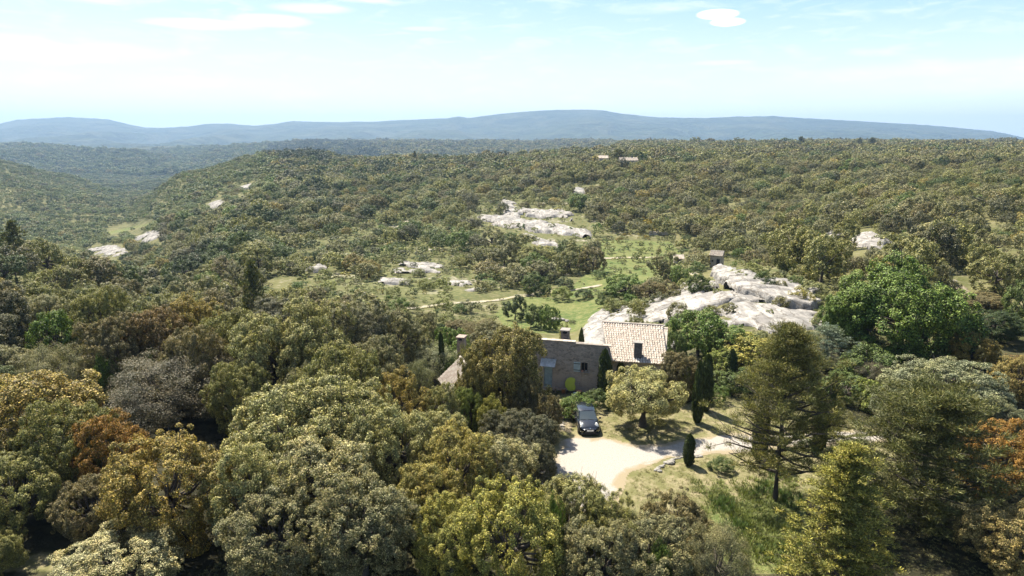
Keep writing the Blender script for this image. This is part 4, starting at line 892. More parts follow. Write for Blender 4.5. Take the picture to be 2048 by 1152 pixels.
# the mass of the far wood: light crowns set out by a node tree on one point cloud
def far_crown(name, seed, nl, nc, nk, ls, core=True):
    V, F, TP, RN, C0 = crown_data(seed, nl=nl, nc=nc, nk=nk, ls=ls, lr=.42, cr=.22, aspect=.65, tips=.3)
    o = bpy.data.objects.new(name, leaf_mesh(name, V, F, TP, RN, M_LEAF_I)); return o
def mass(name, pts, rh, tint, protos, label, cat, group):
    col = bpy.data.collections.new(name + '_kinds')
    for o in protos: col.objects.link(o)
    n = len(pts); me = bpy.data.meshes.new(name); me.vertices.add(n); me.vertices.foreach_set('co', pts.astype(np.float32).ravel())
    def att(k, typ, arr, key): a = me.attributes.new(k, typ, 'POINT'); a.data.foreach_set(key, arr.ravel())
    att('scl', 'FLOAT_VECTOR', np.stack([rh[:, 0], rh[:, 0], rh[:, 1]], -1).astype(np.float32), 'vector')
    att('rot', 'FLOAT_VECTOR', np.stack([np.zeros(n), np.zeros(n), rs.rand(n)*6.283], -1).astype(np.float32), 'vector')
    att('kind_index', 'INT', rs.randint(0, len(protos), n).astype(np.int32), 'value')
    att('tint', 'FLOAT_COLOR', np.concatenate([tint, np.ones((n, 1))], 1).astype(np.float32), 'color')
    o = link(name, me); ng = bpy.data.node_groups.new(name, 'GeometryNodeTree')
    ng.interface.new_socket('Geometry', in_out='INPUT', socket_type='NodeSocketGeometry'); ng.interface.new_socket('Geometry', in_out='OUTPUT', socket_type='NodeSocketGeometry')
    N = ng.nodes; gi = N.new('NodeGroupInput'); go = N.new('NodeGroupOutput'); ip = N.new('GeometryNodeInstanceOnPoints'); ci = N.new('GeometryNodeCollectionInfo')
    ci.inputs['Collection'].default_value = col; ci.inputs['Separate Children'].default_value = True; ci.inputs['Reset Children'].default_value = True
    def na(k, typ): q = N.new('GeometryNodeInputNamedAttribute'); q.data_type = typ; q.inputs['Name'].default_value = k; return [s for s in q.outputs if s.enabled][0]
    l = ng.links; l.new(gi.outputs[0], ip.inputs['Points']); l.new(ci.outputs[0], ip.inputs['Instance']); ip.inputs['Pick Instance'].default_value = True
    l.new(na('kind_index', 'INT'), ip.inputs['Instance Index']); l.new(na('scl', 'FLOAT_VECTOR'), ip.inputs['Scale']); l.new(na('rot', 'FLOAT_VECTOR'), ip.inputs['Rotation'])
    l.new(ip.outputs[0], go.inputs[0]); md = o.modifiers.new('instances', 'NODES'); md.node_group = ng
    return tag(o, label, cat, group, 'stuff')
q = trees[~tm]; qc = tc_[~tm]; z = H(q[:, 0], q[:, 1]) - .15
midm = q[:, 1] < 420
mid_p = [far_crown('mid_crown', 100+k, 10, 8, 44, .044) for k in range(5)]; far_p = [far_crown('far_crown', 110+k, 8, 5, 16, .095) for k in range(4)]
mass('oak_wood', np.stack([q[:, 0], q[:, 1], z], -1)[midm], q[midm][:, 2:4], qc[midm], mid_p, 'dense mass of holm oaks covering the slopes beyond the farm', 'wood', 'far wood')
mass('distant_wood', np.stack([q[:, 0], q[:, 1], z], -1)[~midm], q[~midm][:, 2:4]*[1.0, .95], qc[~midm], far_p, 'distant unbroken oak wood up to the plateau edge', 'wood', 'far wood')
q = sh[~sm]; z = H(q[:, 0], q[:, 1]) - .05
mass('scrub', np.stack([q[:, 0], q[:, 1], z], -1), q[:, 2:4], sc_[~sm], [far_crown('low_scrub', 120+k, 6, 5, 22, .09) for k in range(3)], 'low scrub between the oaks on the open hillside', 'scrub', 'far scrub')
# ------------------------------------------------------------------ masonry, tiles, paint
def stone_wall_mat(name, a, b_, render, scale=3.2):
    m, t = new_mat(name); P = t.node('ShaderNodeTexCoord').outputs['Object']
    w1 = t.node('ShaderNodeVectorMath', i_0=P, i_1=t.node('ShaderNodeVectorMath', operation='SCALE', i_0=t.noise(2.5, 3, .6, P, out=1), i_Scale=.25).outputs[0]).outputs[0]
    mp = t.node('ShaderNodeMapping', i_Vector=w1, i_Scale=(1, 1, 1.9)).outputs[0]
    v = t.node('ShaderNodeTexVoronoi', i_Vector=mp, i_Scale=scale); ve = t.node('ShaderNodeTexVoronoi', i_Vector=mp, i_Scale=scale, feature='DISTANCE_TO_EDGE')
    hv = t.node('ShaderNodeSeparateColor', i_0=v.outputs['Color']).outputs[0]
    c = t.mix(hv, a, b_); c = t.mix(t.ramp(ve.outputs['Distance'], 0, .09, .8, 0), c, render)
    z = t.node('ShaderNodeSeparateXYZ', i_0=P).outputs[2]; n = t.noise(.9, 6, .62, P)
    k = t.ramp(t.math('ADD', t.math('MULTIPLY', z, -.35), t.math('MULTIPLY', n, 2.0)), .15, .65)
    c = t.mix(t.math('MULTIPLY', k, .8), c, render)
    c = t.mix(t.ramp(t.noise(2.4, 6, .7, P), .52, .72, 0, .6), c, tuple(q*.45 for q in render))
    b = pr(t, i_Base_Color=c, i_Roughness=.95, i_Specular_IOR_Level=.1)
    t.l.new(t.node('ShaderNodeBump', i_Strength=.8, i_Distance=.04, i_Height=t.math('ADD', ve.outputs['Distance'], n)).outputs[0], b.inputs['Normal'])
    finish(t, b.outputs[0]); return m
M_STONE = stone_wall_mat('rubble_masonry', (.19, .17, .155), (.34, .30, .27), (.42, .345, .29))
M_STONE2 = stone_wall_mat('pale_masonry', (.30, .26, .22), (.44, .39, .33), (.50, .42, .35), 4)
m_, t = new_mat('clay_tiles'); va = t.node('ShaderNodeAttribute', attribute_name='var').outputs['Fac']; P = t.node('ShaderNodeTexCoord').outputs['Object']
c = t.mix(t.ramp(va, .0, .5), (.37, .31, .26), (.44, .385, .325)); c = t.mix(t.ramp(va, .5, 1.0), c, (.49, .445, .38))
c = t.mix(t.ramp(t.noise(1.3, 6, .65, P), .50, .68, 0, .6), c, (.30, .27, .22)); c = t.mix(t.ramp(t.noise(9, 3, .7, P), .55, .75, 0, .5), c, (.22, .17, .13))
b = pr(t, i_Base_Color=c, i_Roughness=.9, i_Specular_IOR_Level=.15); finish(t, b.outputs[0]); M_TILE = m_
M_BLUE = plain('grey_blue_paint', (.26, .34, .38), .7, noise=.15, nscale=3)
M_BLUEL = plain('pale_blue_paint', (.38, .46, .50), .7, noise=.12, nscale=3)
M_IRON = plain('dark_iron', (.05, .05, .05), .6); M_DARK = plain('dark_interior', (.012, .012, .014), .9)
M_ZINC = plain('weathered_sheet_metal', (.46, .47, .46), .45, .6, .2, 4)
M_CONC = plain('cement_cap', (.24, .22, .20), .9, noise=.2, nscale=5, bump=.3); M_BRICK = plain('weathered_brick', (.29, .22, .18), .9, noise=.3, nscale=7, bump=.3)
M_CHIM = plain('sooty_render', (.09, .083, .08), .9, noise=.35, nscale=5, bump=.3); M_WOOD = plain('old_timber', (.16, .12, .09), .8, noise=.3, nscale=6)
M_TERRA = plain('terracotta', (.40, .19, .12), .8, noise=.2); M_BOARD = plain('yellow_green_plastic', (.36, .42, .045), .45, noise=.08, nscale=2)
M_WHITE = plain('white_stone', (.25, .235, .205), .9, noise=.25, nscale=6, bump=.4)

def tile_roof(name, P00, P10, P11, P01, cols, rows, parent, seed=0, thick=.10, rad=.0):
    """barrel tiles laid in overlapping courses on the slope P00-P10 (eave) to P01-P11 (ridge), over a deck"""
    rr = random.Random(seed); b = MB(); P00, P10, P11, P01 = map(Vector, (P00, P10, P11, P01)); n = (P10-P00).cross(P01-P00).normalized()
    def pt(u, v): return P00*(1-u)*(1-v) + P10*u*(1-v) + P11*u*v + P01*(1-u)*v
    wtile = (P10-P00).length/cols; R = wtile*.40
    dk = [pt(0, 0), pt(1, 0), pt(1, 1), pt(0, 1)]; d2 = [p - n*thick for p in dk]
    b.add(dk + d2, [(0,1,2,3), (7,6,5,4), (0,4,5,1), (1,5,6,2), (2,6,7,3), (3,7,4,0)], .1)
    for i in range(cols):
        off = rr.uniform(-.08, .08)/cols
        for j in range(rows):
            v0 = j/rows - .012 + rr.uniform(-.006, .006); v1 = (j+1)/rows + .35/rows; a = rr.random(); u = (i+.5)/cols + off + rr.uniform(-.004, .004)
            V = []; F = []; K_ = 6
            for (vv, lift, q) in ((v0, .035, 1.0), (min(v1, 1.0), .0, .80)):
                c = pt(u, vv) + n*lift; e = (pt(1, vv) - pt(0, vv)).normalized()
                for k in range(K_+1): an = math.pi*k/K_; V.append(c + e*(-math.cos(an)*R*q) + n*(math.sin(an)*R*q*.95 + .004))
            for k in range(K_): F.append((k, k+1, K_+2+k, K_+1+k))
            c = pt(u, v0) + n*.035; V.append(c)                       # closed dark nose of each course
            b.add(V, F, a); b.add(V[:K_+1] + [c], [tuple(range(K_+1, -1, -1)) if False else tuple(range(K_+1)) + (K_+1,)], max(0, a-.3))
    e = (P11-P01).normalized()                                          # ridge row
    m = int((P11-P01).length/.42)
    for k in range(m):
        p = P01.lerp(P11, (k+.5)/m); V = []; L = (P11-P01).length/m*.55; up = Vector((0,0,1)); s = e.cross(up).normalized()
        for t_ in (-L, L): V += [p + e*t_ + s*(math.cos(math.pi*q/6)*.13) + up*(math.sin(math.pi*q/6)*.12 + .02 + (.02 if t_ < 0 else 0)) for q in range(7)]
        b.add(V, [(q, q+1, 8+q, 7+q) for q in range(6)], rr.random())
    return b.build(name, M_TILE, parent)

# ------------------------------------------------------------------ the farmhouse
HA = math.radians(-14.3); ux = Vector((math.cos(HA), math.sin(HA), 0)); vy = Vector((-math.sin(HA), math.cos(HA), 0))
HO = at(1215, 690, 56.26); HO.z = 0
house = empty('stone_farmhouse', HO, HA); tag(house, 'old stone farmhouse with tiled roofs half hidden by oaks', 'farmhouse')
def loc(p): d = Vector(p) - HO; return Vector((d.dot(ux), d.dot(vy), d.z))
def wallpt(px, py, v=0.0):
    d = Vector(px_dir(px, py)); o = Vector((0, 0, CAM_Z)); t_ = ((HO + vy*v - o).dot(vy))/d.dot(vy); return loc(o + d*t_)
zt = wallpt(1100, 681).z; WL = -9.4; st = wallpt(1143, 685).x
def wall_with_holes(b, u0, u1, z0, z1, v, th, holes):
    """front wall as blocks around its openings"""
    us = sorted({u0, u1, *[h[0] for h in holes], *[h[1] for h in holes]}); zs = sorted({z0, z1, *[h[2] for h in holes], *[h[3] for h in holes]})
    for a, c in zip(us, us[1:]):
        for e, f in zip(zs, zs[1:]):
            if any(h[0] <= (a+c)/2 <= h[1] and h[2] <= (e+f)/2 <= h[3] for h in holes): continue
            b.box(((a+c)/2, v+th/2, (e+f)/2), (c-a, th, f-e))
dW = wallpt(1088, 728); dE = wallpt(1105, 728); wW = wallpt(1162, 725); wE = wallpt(1175, 744)
door_h = (dW.x, dE.x, .05, dW.z); win_h = (wW.x, wE.x, wE.z, wW.z)
b = MB(); wall_with_holes(b, WL, 0, -1.2, zt - .12, 0, .45, [door_h, win_h])
b.box(((WL+st)/2, .22, zt-.06), (st-WL, .44, .12)); b.box((WL+.2, 2.5, 1.4), (.4, 4.1, 5.2)); b.box((-.2, 2.4, 1.2), (.4, 3.9, 4.6)); b.box((WL/2, 4.6, .7), (-WL, .4, 4.0))
b.build('front_wall', M_STONE, house)
tile_roof('back_roof', (0, 4.9, 2.75), (WL, 4.9, 2.75), (WL, .12, zt-.02), (0, .12, zt-.16), 46, 12, house, 3)
b = MB(); rr = random.Random(4); x = WL
while x < 0:                                                            # tiles bedded along the top of the wall
    L = rr.uniform(.28, .4); zz_ = (zt if x < st else zt-.13) + .01; b.box((x+L/2, .16, zz_+.03), (L-.015, .5, .06), 0, rr.random()); x += L
b.build('wall_coping', M_TILE, house)
# door with its little canopy
dr = MB(); dr.box(((door_h[0]+door_h[1])/2, .10, (door_h[2]+door_h[3])/2), (door_h[1]-door_h[0]-.06, .06, door_h[3]-door_h[2]-.04)); dro = dr.build('door', M_BLUE, house)
b = MB(); b.box((door_h[1]-.12, .055, 1.05), (.03, .04, .16)); b.build('handle', M_IRON, dro)
b = MB(); cx0, cx1 = door_h[0]-.25, wallpt(1113, 727).x
for k in range(10):
    a = cx0 + (cx1-cx0)*k/10; c_ = a + (cx1-cx0)/10*.55; b.add([(a, .0, door_h[3]+.52), (c_, .0, door_h[3]+.56), (c_, -.75, door_h[3]+.06), (a, -.75, door_h[3]+.02)], [(0,1,2,3)]); e_ = a+(cx1-cx0)/10
    b.add([(c_, .0, door_h[3]+.56), (e_, .0, door_h[3]+.52), (e_, -.75, door_h[3]+.02), (c_, -.75, door_h[3]+.06)], [(0,1,2,3)])
b.build('door_canopy', M_ZINC, house)
b = MB(); b.box(((win_h[0]+win_h[1])/2, .18, (win_h[2]+win_h[3])/2), (win_h[1]-win_h[0], .04, win_h[3]-win_h[2]))
win = b.build('window', M_DARK, house)
b = MB(); hw = (win_h[0]+win_h[1])/2
for xx in (win_h[0]+.025, hw, win_h[1]-.025): b.box((xx, .14, (win_h[2]+win_h[3])/2), (.04, .05, win_h[3]-win_h[2]))
for z_ in (win_h[2]+.025, win_h[3]-.025): b.box((hw, .145, z_), (win_h[1]-win_h[0]-.05, .04, .04))
b.build('frame', M_WOOD, win)
b = MB(); b.box((hw, -.03, win_h[2]-.04), (win_h[1]-win_h[0]+.2, .22, .07)); b.build('sill', M_CONC, win)
s0, s1 = wallpt(1147.5, 730).x, wallpt(1161, 730).x; b = MB(); n_ = 4
for k in range(n_): b.box((s0+(s1-s0)*(k+.5)/n_, -.04, (win_h[2]+win_h[3])/2), ((s1-s0)/n_-.012, .035, win_h[3]-win_h[2]+.06))
sh_ = b.build('shutter', M_BLUEL, win)
b = MB()
for z_ in (win_h[2]+.12, win_h[3]-.12): b.box(((s0+s1)/2, -.066, z_), (s1-s0-.02, .015, .06))
b.build('hinge', M_IRON, sh_)
for k in range(2):
    b = MB(); b.box((hw-.15+k*.32, -.04, win_h[2]+.07), (.13, .12, .15), taper=1.25); tag(link('flower_pot', b.mesh('flower_pot', (M_TERRA, M_WHITE)[k]), None, HO, (0, 0, HA)), ('brown flower pot on the farmhouse window sill', 'whitish flower pot on the farmhouse window sill')[k], 'flower pot')
# square chimney behind the wall
def chimney(px, pt_, pb_, Y, wd, mat, parent_or_house, name='chimney', slot=True, cap=M_CONC, dp=.75):
    top = loc(at(px, pt_, Y)); zb = loc(at(px, pb_, Y)).z - .8; wd2 = wd/2; b = MB(); h1 = top.z - .10
    b.box((top.x, top.y, (zb+h1-.22)/2), (wd, dp, h1-.22-zb))
    for sx in (-1, 1): b.box((top.x+sx*(wd2-.07), top.y, h1-.11), (.14, dp, .22))
    if not slot: b.box((top.x, top.y, h1-.11), (wd-.28, dp-.2, .22))
    ch = b.build(name, mat, parent_or_house); b = MB(); b.box((top.x, top.y, top.z-.05), (wd+.16, dp+.16, .10)); b.build('chimney_cap', cap, ch)
    b = MB(); b.box((top.x, top.y, h1-.225), (wd-.3, dp-.1, .02)); b.build('flue', M_DARK, ch); return ch
chimney(1131, 658, 682, 58.9, .68, M_CHIM, house)
chimney(923, 672, 700, 57.5, .60, M_BRICK, house, cap=M_BRICK)
# right wing under the big tiled slope
LB, RB, RT, LT = loc(at(1217, 721.5, 56.05)), loc(at(1336, 729, 55.05)), loc(at(1326, 651, 60.3)), loc(at(1205, 645.5, 61.5))
zE = (LB.z+RB.z)/2; zR = (LT.z+RT.z)/2
for p in (LB, RB): p.z = zE
for p in (RT, LT): p.z = zR
tile_roof('roof', LB, RB, RT, LT, 24, 17, house, 7)
b = MB(); x0, x1, y0, y1 = LB.x+.2, RB.x-.25, max(LB.y, RB.y)+.32, min(LT.y, RT.y)-.1
b.box(((x0+x1)/2, y0+.2, (zE+.05-1.2)/2), (x1-x0, .4, zE+.05+1.2))
def slope_wall(b, x, y0, y1, z0, z1): b.add([(x-.2, y0, -1.5), (x+.2, y0, -1.5), (x+.2, y1, -1.5), (x-.2, y1, -1.5), (x-.2, y0, z0), (x+.2, y0, z0), (x+.2, y1, z1), (x-.2, y1, z1)], [(0,3,2,1),(4,5,6,7),(0,1,5,4),(1,2,6,5),(2,3,7,6),(3,0,4,7)])
slope_wall(b, x0+.2, y0+.42, y1, zE, zR-.2); slope_wall(b, x1-.2, y0+.42, y1, zE, zR-.2); b.box(((x0+x1)/2, y1+.2, zR/2-.9), (x1-x0, .4, zR+1.5))
b.build('side_wall', M_STONE2, house)
top = loc(at(1277, 683, 56.3)); b = MB(); zs_ = top.z; b.box((top.x, top.y, zs_-1.05), (.66, .55, 1.9)); ch = b.build('chimney', M_CHIM, house)
b = MB(); b.box((top.x, top.y, zs_-.05), (.84, .70, .07)); b.build('chimney_cap', M_CONC, ch); b = MB(); b.box((top.x, top.y, zs_-.13), (.5, .40, .05)); b.build('flue', M_DARK, ch)
# low left wing
Q2 = loc(at(877, 758, 53.85)); Q3 = loc(at(890, 776, 51.78)); Q1 = loc(at(921, 715, 54.2)); Q3 = Q2 + (Q3-Q2)*2.0; Q4 = Q1 + (Q3-Q2); Q3.z = Q2.z; Q4.z = Q1.z
tile_roof('low_roof', Q2, Q3, Q4, Q1, 20, 9, house, 9)
R2 = Q1 + (Q1-Q2); R3 = Q4 + (Q1-Q2); R2.z = Q2.z; R3.z = Q2.z; tile_roof('low_roof', R3, R2, Q1, Q4, 20, 9, house, 10)
b = MB(); c0 = [Q2.lerp(R2, .07), Q3.lerp(R3, .07), R3.lerp(Q3, .07), R2.lerp(Q2, .07)]
b.add([(p.x, p.y, -1) for p in c0] + [(p.x, p.y, Q2.z-.12) for p in c0], [(0,1,5,4), (1,2,6,5), (2,3,7,6), (3,0,4,7)])
b.add([c0[0], c0[3], Vector(Q1)-Vector((0,0,.15))], [(0,1,2)]); b.add([c0[1], c0[2], Vector(Q4)-Vector((0,0,.15))], [(0,1,2)]); b.build('low_wall', M_STONE2, house)

# ------------------------------------------------------------------ things against the wall
def kidney(b, R, th):
    n = 26; V = []
    for k in range(n):
        a = 2*math.pi*k/n; r = R*(1 + .10*math.cos(2*a) - .50*math.exp(-((a-.1)/.42)**2) - .50*math.exp(-((a-.1-6.283)/.42)**2)); V.append((r*.74*math.cos(a), r*math.sin(a)))
    b.add([(x, -th/2, z) for x, z in V] + [(x, th/2, z) for x, z in V], [tuple(range(n)), tuple(range(2*n-1, n-1, -1))] + [(k, n+k, n+(k+1) % n, (k+1) % n) for k in range(n)])
kp = wallpt(1142, 771, -.45); b = MB(); kidney(b, .66, .05); o = b.build('garden_table_top', M_BOARD)
o.location = HO + ux*kp.x + vy*kp.y + Vector((0, 0, max(kp.z, .72))); o.rotation_euler = (-.28, 0, HA); tag(o, 'yellow-green kidney-shaped table top leaning against the farmhouse wall', 'table top')
for k, (px, rad, hh, mt, lab) in enumerate([(1127, .19, .36, M_TERRA, 'clay pot at the foot of the wall, left of the yellow-green board'), (1133, .15, .28, M_IRON, 'small dark pot beside the yellow-green board'), (1158, .22, .34, M_TERRA, 'wide clay pot right of the yellow-green board'), (1152, .24, .12, M_BLUEL, 'pale blue basin on the ground at the foot of the wall')]):
    p = wallpt(px, 783, -.9); b = MB(); b.lathe([(0, 0), (rad*.7, 0), (rad, hh*.92), (rad*1.1, hh*.92), (rad*1.1, hh), (rad*.9, hh), (rad*.85, hh*.85), (0, hh*.84)], 14)
    tag(b.build('garden_pot', mt, None, True, loc=tuple(HO + ux*p.x + vy*p.y)), lab, 'pot')
p = wallpt(1121, 783, -1.0); be = empty('wooden_bench', HO + ux*p.x + vy*p.y, HA); tag(be, 'dark wooden bench in shade below the farmhouse wall', 'bench')
b = MB(); b.box((0, 0, .43), (1.1, .34, .05)); b.build('seat', M_WOOD, be)
for sx in (-1, 1): b = MB(); b.box((sx*.45, 0, .2), (.06, .30, .41)); b.build('leg', M_WOOD, be)

# ------------------------------------------------------------------ small buildings far off
def cottage(name, base, rz, L, D, hw, rise, label, mat=M_STONE2, door=None, cols=12, rows=6, chim=False, mono=False, cat='house'):
    e = empty(name, base, rz); tag(e, label, cat)
    b = MB(); b.box((0, 0, hw/2-1), (L, D, hw+2)); 
    if mono: b.add([(-L/2,-D/2,hw),(-L/2,D/2,hw),(-L/2,D/2,hw+rise)], [(0,2,1)]); b.add([(L/2,-D/2,hw),(L/2,D/2,hw),(L/2,D/2,hw+rise)], [(0,1,2)]); b.add([(-L/2,D/2,hw),(L/2,D/2,hw),(L/2,D/2,hw+rise),(-L/2,D/2,hw+rise)], [(0,3,2,1)])
    else: b.add([(-L/2,-D/2,hw),(-L/2,D/2,hw),(-L/2,0,hw+rise)], [(0,2,1)]); b.add([(L/2,-D/2,hw),(L/2,D/2,hw),(L/2,0,hw+rise)], [(0,1,2)])
    b.build('wall', mat, e); o_ = .18
    if mono: tile_roof('roof', (-L/2-o_, -D/2-o_, hw-.02), (L/2+o_, -D/2-o_, hw-.02), (L/2+o_, D/2+o_, hw+rise+.08), (-L/2-o_, D/2+o_, hw+rise+.08), cols, rows, e, 5)
    else:
        k = rise/(D/2)*o_; tile_roof('roof', (-L/2-o_, -D/2-o_, hw-k+.03), (L/2+o_, -D/2-o_, hw-k+.03), (L/2+o_, 0, hw+rise+.03), (-L/2-o_, 0, hw+rise+.03), cols, rows, e, 5)
        tile_roof('roof', (L/2+o_, D/2+o_, hw-k+.03), (-L/2-o_, D/2+o_, hw-k+.03), (-L/2-o_, 0, hw+rise+.03), (L/2+o_, 0, hw+rise+.03), cols, rows, e, 6)
    for (x, z, ww, h_) in door or []: b = MB(); b.box((x, -D/2-.012, z), (ww, .03, h_)); b.build('door' if z-h_/2 < .2 else 'window', M_DARK, e)
    if chim: b = MB(); b.box((L*.2, .1, hw+rise+.3), (.6, .6, 1.5)); b.build('chimney', M_CHIM, e)
    return e
p = hit(1433, 533, y0=90); f = p.y
cottage('stone_hut', p, math.radians(-28), 2.6, 2.4, 2.7, .75, 'small square stone hut with a tiled roof above the white ledge', door=[(.5, 1.0, .7, 1.8), (-.7, 1.4, .35, .4)], cat='hut')
p = hit(1357, 526, y0=90); cottage('tiled_shed', p, math.radians(-6), 2.3, 1.8, 1.2, .5, 'low shed with a pale tiled roof left of the small hut', mono=True, cat='shed', door=[(0, .55, .7, 1.0)], cols=8, rows=4)
for px, py, L, D, hw, rise, rz, lab, mono, ch in [(1207, 318, 5.2, 5.0, 3.4, 1.2, -.10, 'small distant farm building with a pinkish roof, left of dark trees', True, False), (1256, 322.5, 10.5, 5.5, 2.5, 1.5, .10, 'long distant farmhouse roof with a chimney, right of dark trees', False, True)]:
    p = at(px, py, 398); p.z = float(H(p.x, p.y)) ; hz = at(px, py, 398).z
    cottage('distant_farmhouse', (p.x, p.y, max(p.z, hz-hw)+.5), rz, L, D, hw, rise, lab, door=[(-L*.25, hw*.5, .9, 1.1), (L*.2, hw*.5, .9, 1.1)], mono=mono, chim=ch)
# ruined wall on the hillside, stones
def rubble(name, pts, rng, label, cat='stones', mat=M_WHITE, seed=0, n=30, spread=.2):
    rr = random.Random(seed); b = MB(); c0 = pts[0]
    for k in range(n):
        t_ = rr.random()*(len(pts)-1); i = min(int(t_), len(pts)-2); p = pts[i].lerp(pts[i+1], t_-i); s = rr.uniform(*rng)
        x = p.x + rr.gauss(0, spread); y = p.y + rr.gauss(0, spread); bm = bmesh.new(); bmesh.ops.create_icosphere(bm, subdivisions=2, radius=1)
        V = [(x-c0.x + v.co.x*s*rr.uniform(.85, 1.15), y-c0.y + v.co.y*s*.8*rr.uniform(.85, 1.1), float(H(x, y))-c0.z + .3*s + v.co.z*s*.55) for v in bm.verts]; b.add(V, [tuple(v.index for v in f.verts) for f in bm.faces]); bm.free()
    return tag(b.build(name, mat, None, False, loc=tuple(c0)), label, cat)
rubble('stone_edging', [hit(*q, y0=20, y1=80) for q in [(1312, 943), (1322, 934), (1336, 925), (1352, 918), (1375, 915), (1400, 913)]], (.08, .16), 'curved row of pale stones edging the lawn left of the short cypress', 'stone edging', n=46, spread=.07)
rubble('stone_edging', [hit(*q, y0=20, y1=80) for q in [(1312, 944), (1330, 930), (1344, 924)]], (.16, .26), 'larger flat whitish stones at the lower end of the curved edging', 'stones', n=7, spread=.06, seed=2)
rubble('stone_heap', [hit(*q, y0=70) for q in [(1105, 642), (1116, 640), (1128, 643)]], (.25, .5), 'grey heap of stones in the green field behind the farmhouse', 'stone heap', n=26, spread=.4, seed=3, mat=M_CONC)
rubble('boulder', [hit(1906, 567, y0=60), hit(1908, 567, y0=60)], (.5, .6), 'single whitish boulder at the top of the earth path at right', 'boulder', n=1, spread=0, seed=5)
wp = [hit(1298, 470, y0=110), hit(1336, 470, y0=110)]; d = wp[1]-wp[0]
b = MB(); L = math.hypot(d.x, d.y)
for k in range(14): b.box((L*(k+.5)/14, 0, -.3), (L/14-.01, .5, 2.6 + .5*math.sin(k*2.3)), 0)
o = b.build('ruined_wall', M_STONE2); o.location = wp[0]; o.rotation_euler = (0, 0, math.atan2(d.y, d.x)); tag(o, 'ruined grey dry-stone wall among yellow broom on the hillside', 'wall')
b = MB(); p = hit(1119, 604, y0=80)
# ------------------------------------------------------------------ the parked car
m_, t = new_mat('black_paint'); b_ = pr(t, i_Base_Color=(.008, .010, .016, 1), i_Roughness=.25, i_Metallic=.0, i_Coat_Weight=1.0, i_Coat_Roughness=.03); finish(t, b_.outputs[0]); M_PAINT = m_
m_, t = new_mat('car_glass'); b_ = pr(t, i_Base_Color=(.05, .065, .07, 1), i_Roughness=.04, i_Specular_IOR_Level=.9, i_Coat_Weight=.8, i_Coat_Roughness=.02); finish(t, b_.outputs[0]); M_GLASS = m_
m_, t = new_mat('lamp_glass'); b_ = pr(t, i_Base_Color=(.72, .72, .68, 1), i_Roughness=.12, i_Metallic=.3, i_Coat_Weight=1.0); finish(t, b_.outputs[0]); M_LAMP = m_
M_TYRE = plain('tyre_rubber', (.02, .02, .02), .85); M_RIM = plain('alloy', (.45, .45, .46), .3, .9); M_PLASTIC = plain('black_plastic', (.018, .018, .019), .6); M_PLATE = plain('plate_white', (.75, .75, .72), .4)
M_CHROME = plain('chrome', (.8, .8, .8), .15, 1.0)
def loft(b, st):
    """stations: (y, half width, bottom z, top z) -> closed body skin"""
    n = None; R = []
    for (y, w_, zb, zt_) in st:
        h = zt_-zb; half = [(0, zb), (.70, zb), (.90, zb+.10*h), (.985, zb+.32*h), (1.0, zb+.55*h), (.97, zb+.78*h), (.90, zb+.92*h), (.74, zt_-.01), (.40, zt_+.015), (0, zt_+.022)]
        ring = [(w_*x, y, z) for x, z in half] + [(-w_*x, y, z) for x, z in half[-2:0:-1]]; R.append(ring); n = len(ring)
    V = [p for r in R for p in r]; F = [(k*n+j, k*n+(j+1) % n, (k+1)*n+(j+1) % n, (k+1)*n+j) for k in range(len(R)-1) for j in range(n)]
    F += [tuple(range(n)), tuple(range((len(R)-1)*n, len(R)*n))[::-1]]; b.add(V, F)
cp = hit(1180, 873, y0=30, y1=80); cy = cp.y + 1.92
car = empty('parked_car', at(1178.5, 0, 40).xyz if False else Vector((cp.x - .10, cy, float(H(cp.x, cy)) + .014)), math.pi + math.radians(3.2)); tag(car, 'small black hatchback parked facing the camera on the gravel', 'car')
b = MB(); loft(b, [(-1.90, .60, .34, .78), (-1.86, .72, .26, .92), (-1.70, .81, .20, .97), (-1.2, .835, .18, .96), (-.4, .845, .18, .94), (.4, .845, .18, .92), (.95, .835, .18, .91), (1.25, .825, .19, .84), (1.50, .80, .20, .77), (1.70, .75, .21, .70), (1.84, .64, .24, .62), (1.91, .46, .30, .54)])
body = b.build('body', M_PAINT, car, True)
# glasshouse: windscreen, side glass and tailgate glass as separate panes on a dark shell, painted pillars and roof
GH = [(1.02, .70, .90), (.28, .585, 1.385), (-.55, .60, 1.45), (-1.35, .57, 1.40), (-1.78, .64, .96)]
def ring(k, e=0): y, w_, z = GH[k]; return y, w_+e, z
def pane(name, pts, mat=M_GLASS, off=.006):
    b = MB(); P = [Vector(p) for p in pts]; n = (P[1]-P[0]).cross(P[2]-P[0]).normalized(); c = sum(P, Vector())/len(P)
    if n.dot(c - Vector((0, -.4, 1.0))) < 0: n = -n
    Q = [p + (c-p)*.05 + n*off for p in P]; b.add(Q + [q - n*.02 for q in Q], [tuple(range(len(Q))), tuple(range(2*len(Q)-1, len(Q)-1, -1))] + [(k, (k+1) % len(Q), len(Q)+(k+1) % len(Q), len(Q)+k) for k in range(len(Q))]); return b.build(name, mat, car)
b = MB(); zb = .88
sh_l = lambda s: [(s*.735, .98, zb), (s*.585, .28, 1.375), (s*.60, -.55, 1.43), (s*.57, -1.35, 1.385), (s*.70, -1.78, zb)]
Lh, Rh = sh_l(-1), sh_l(1); V = Lh + Rh; b.add(V, [(0,1,2,3,4), (9,8,7,6,5)] + [(k, k+5, k+6, k+1) for k in range(4)]); b.build('pillars', M_PAINT, car)
pane('windscreen', [(-.72, .97, .90), (.72, .97, .90), (.575, .29, 1.37), (-.575, .29, 1.37)])
pane('rear_window', [(-.66, -1.76, .93), (.66, -1.76, .93), (.55, -1.38, 1.36), (-.55, -1.38, 1.36)])
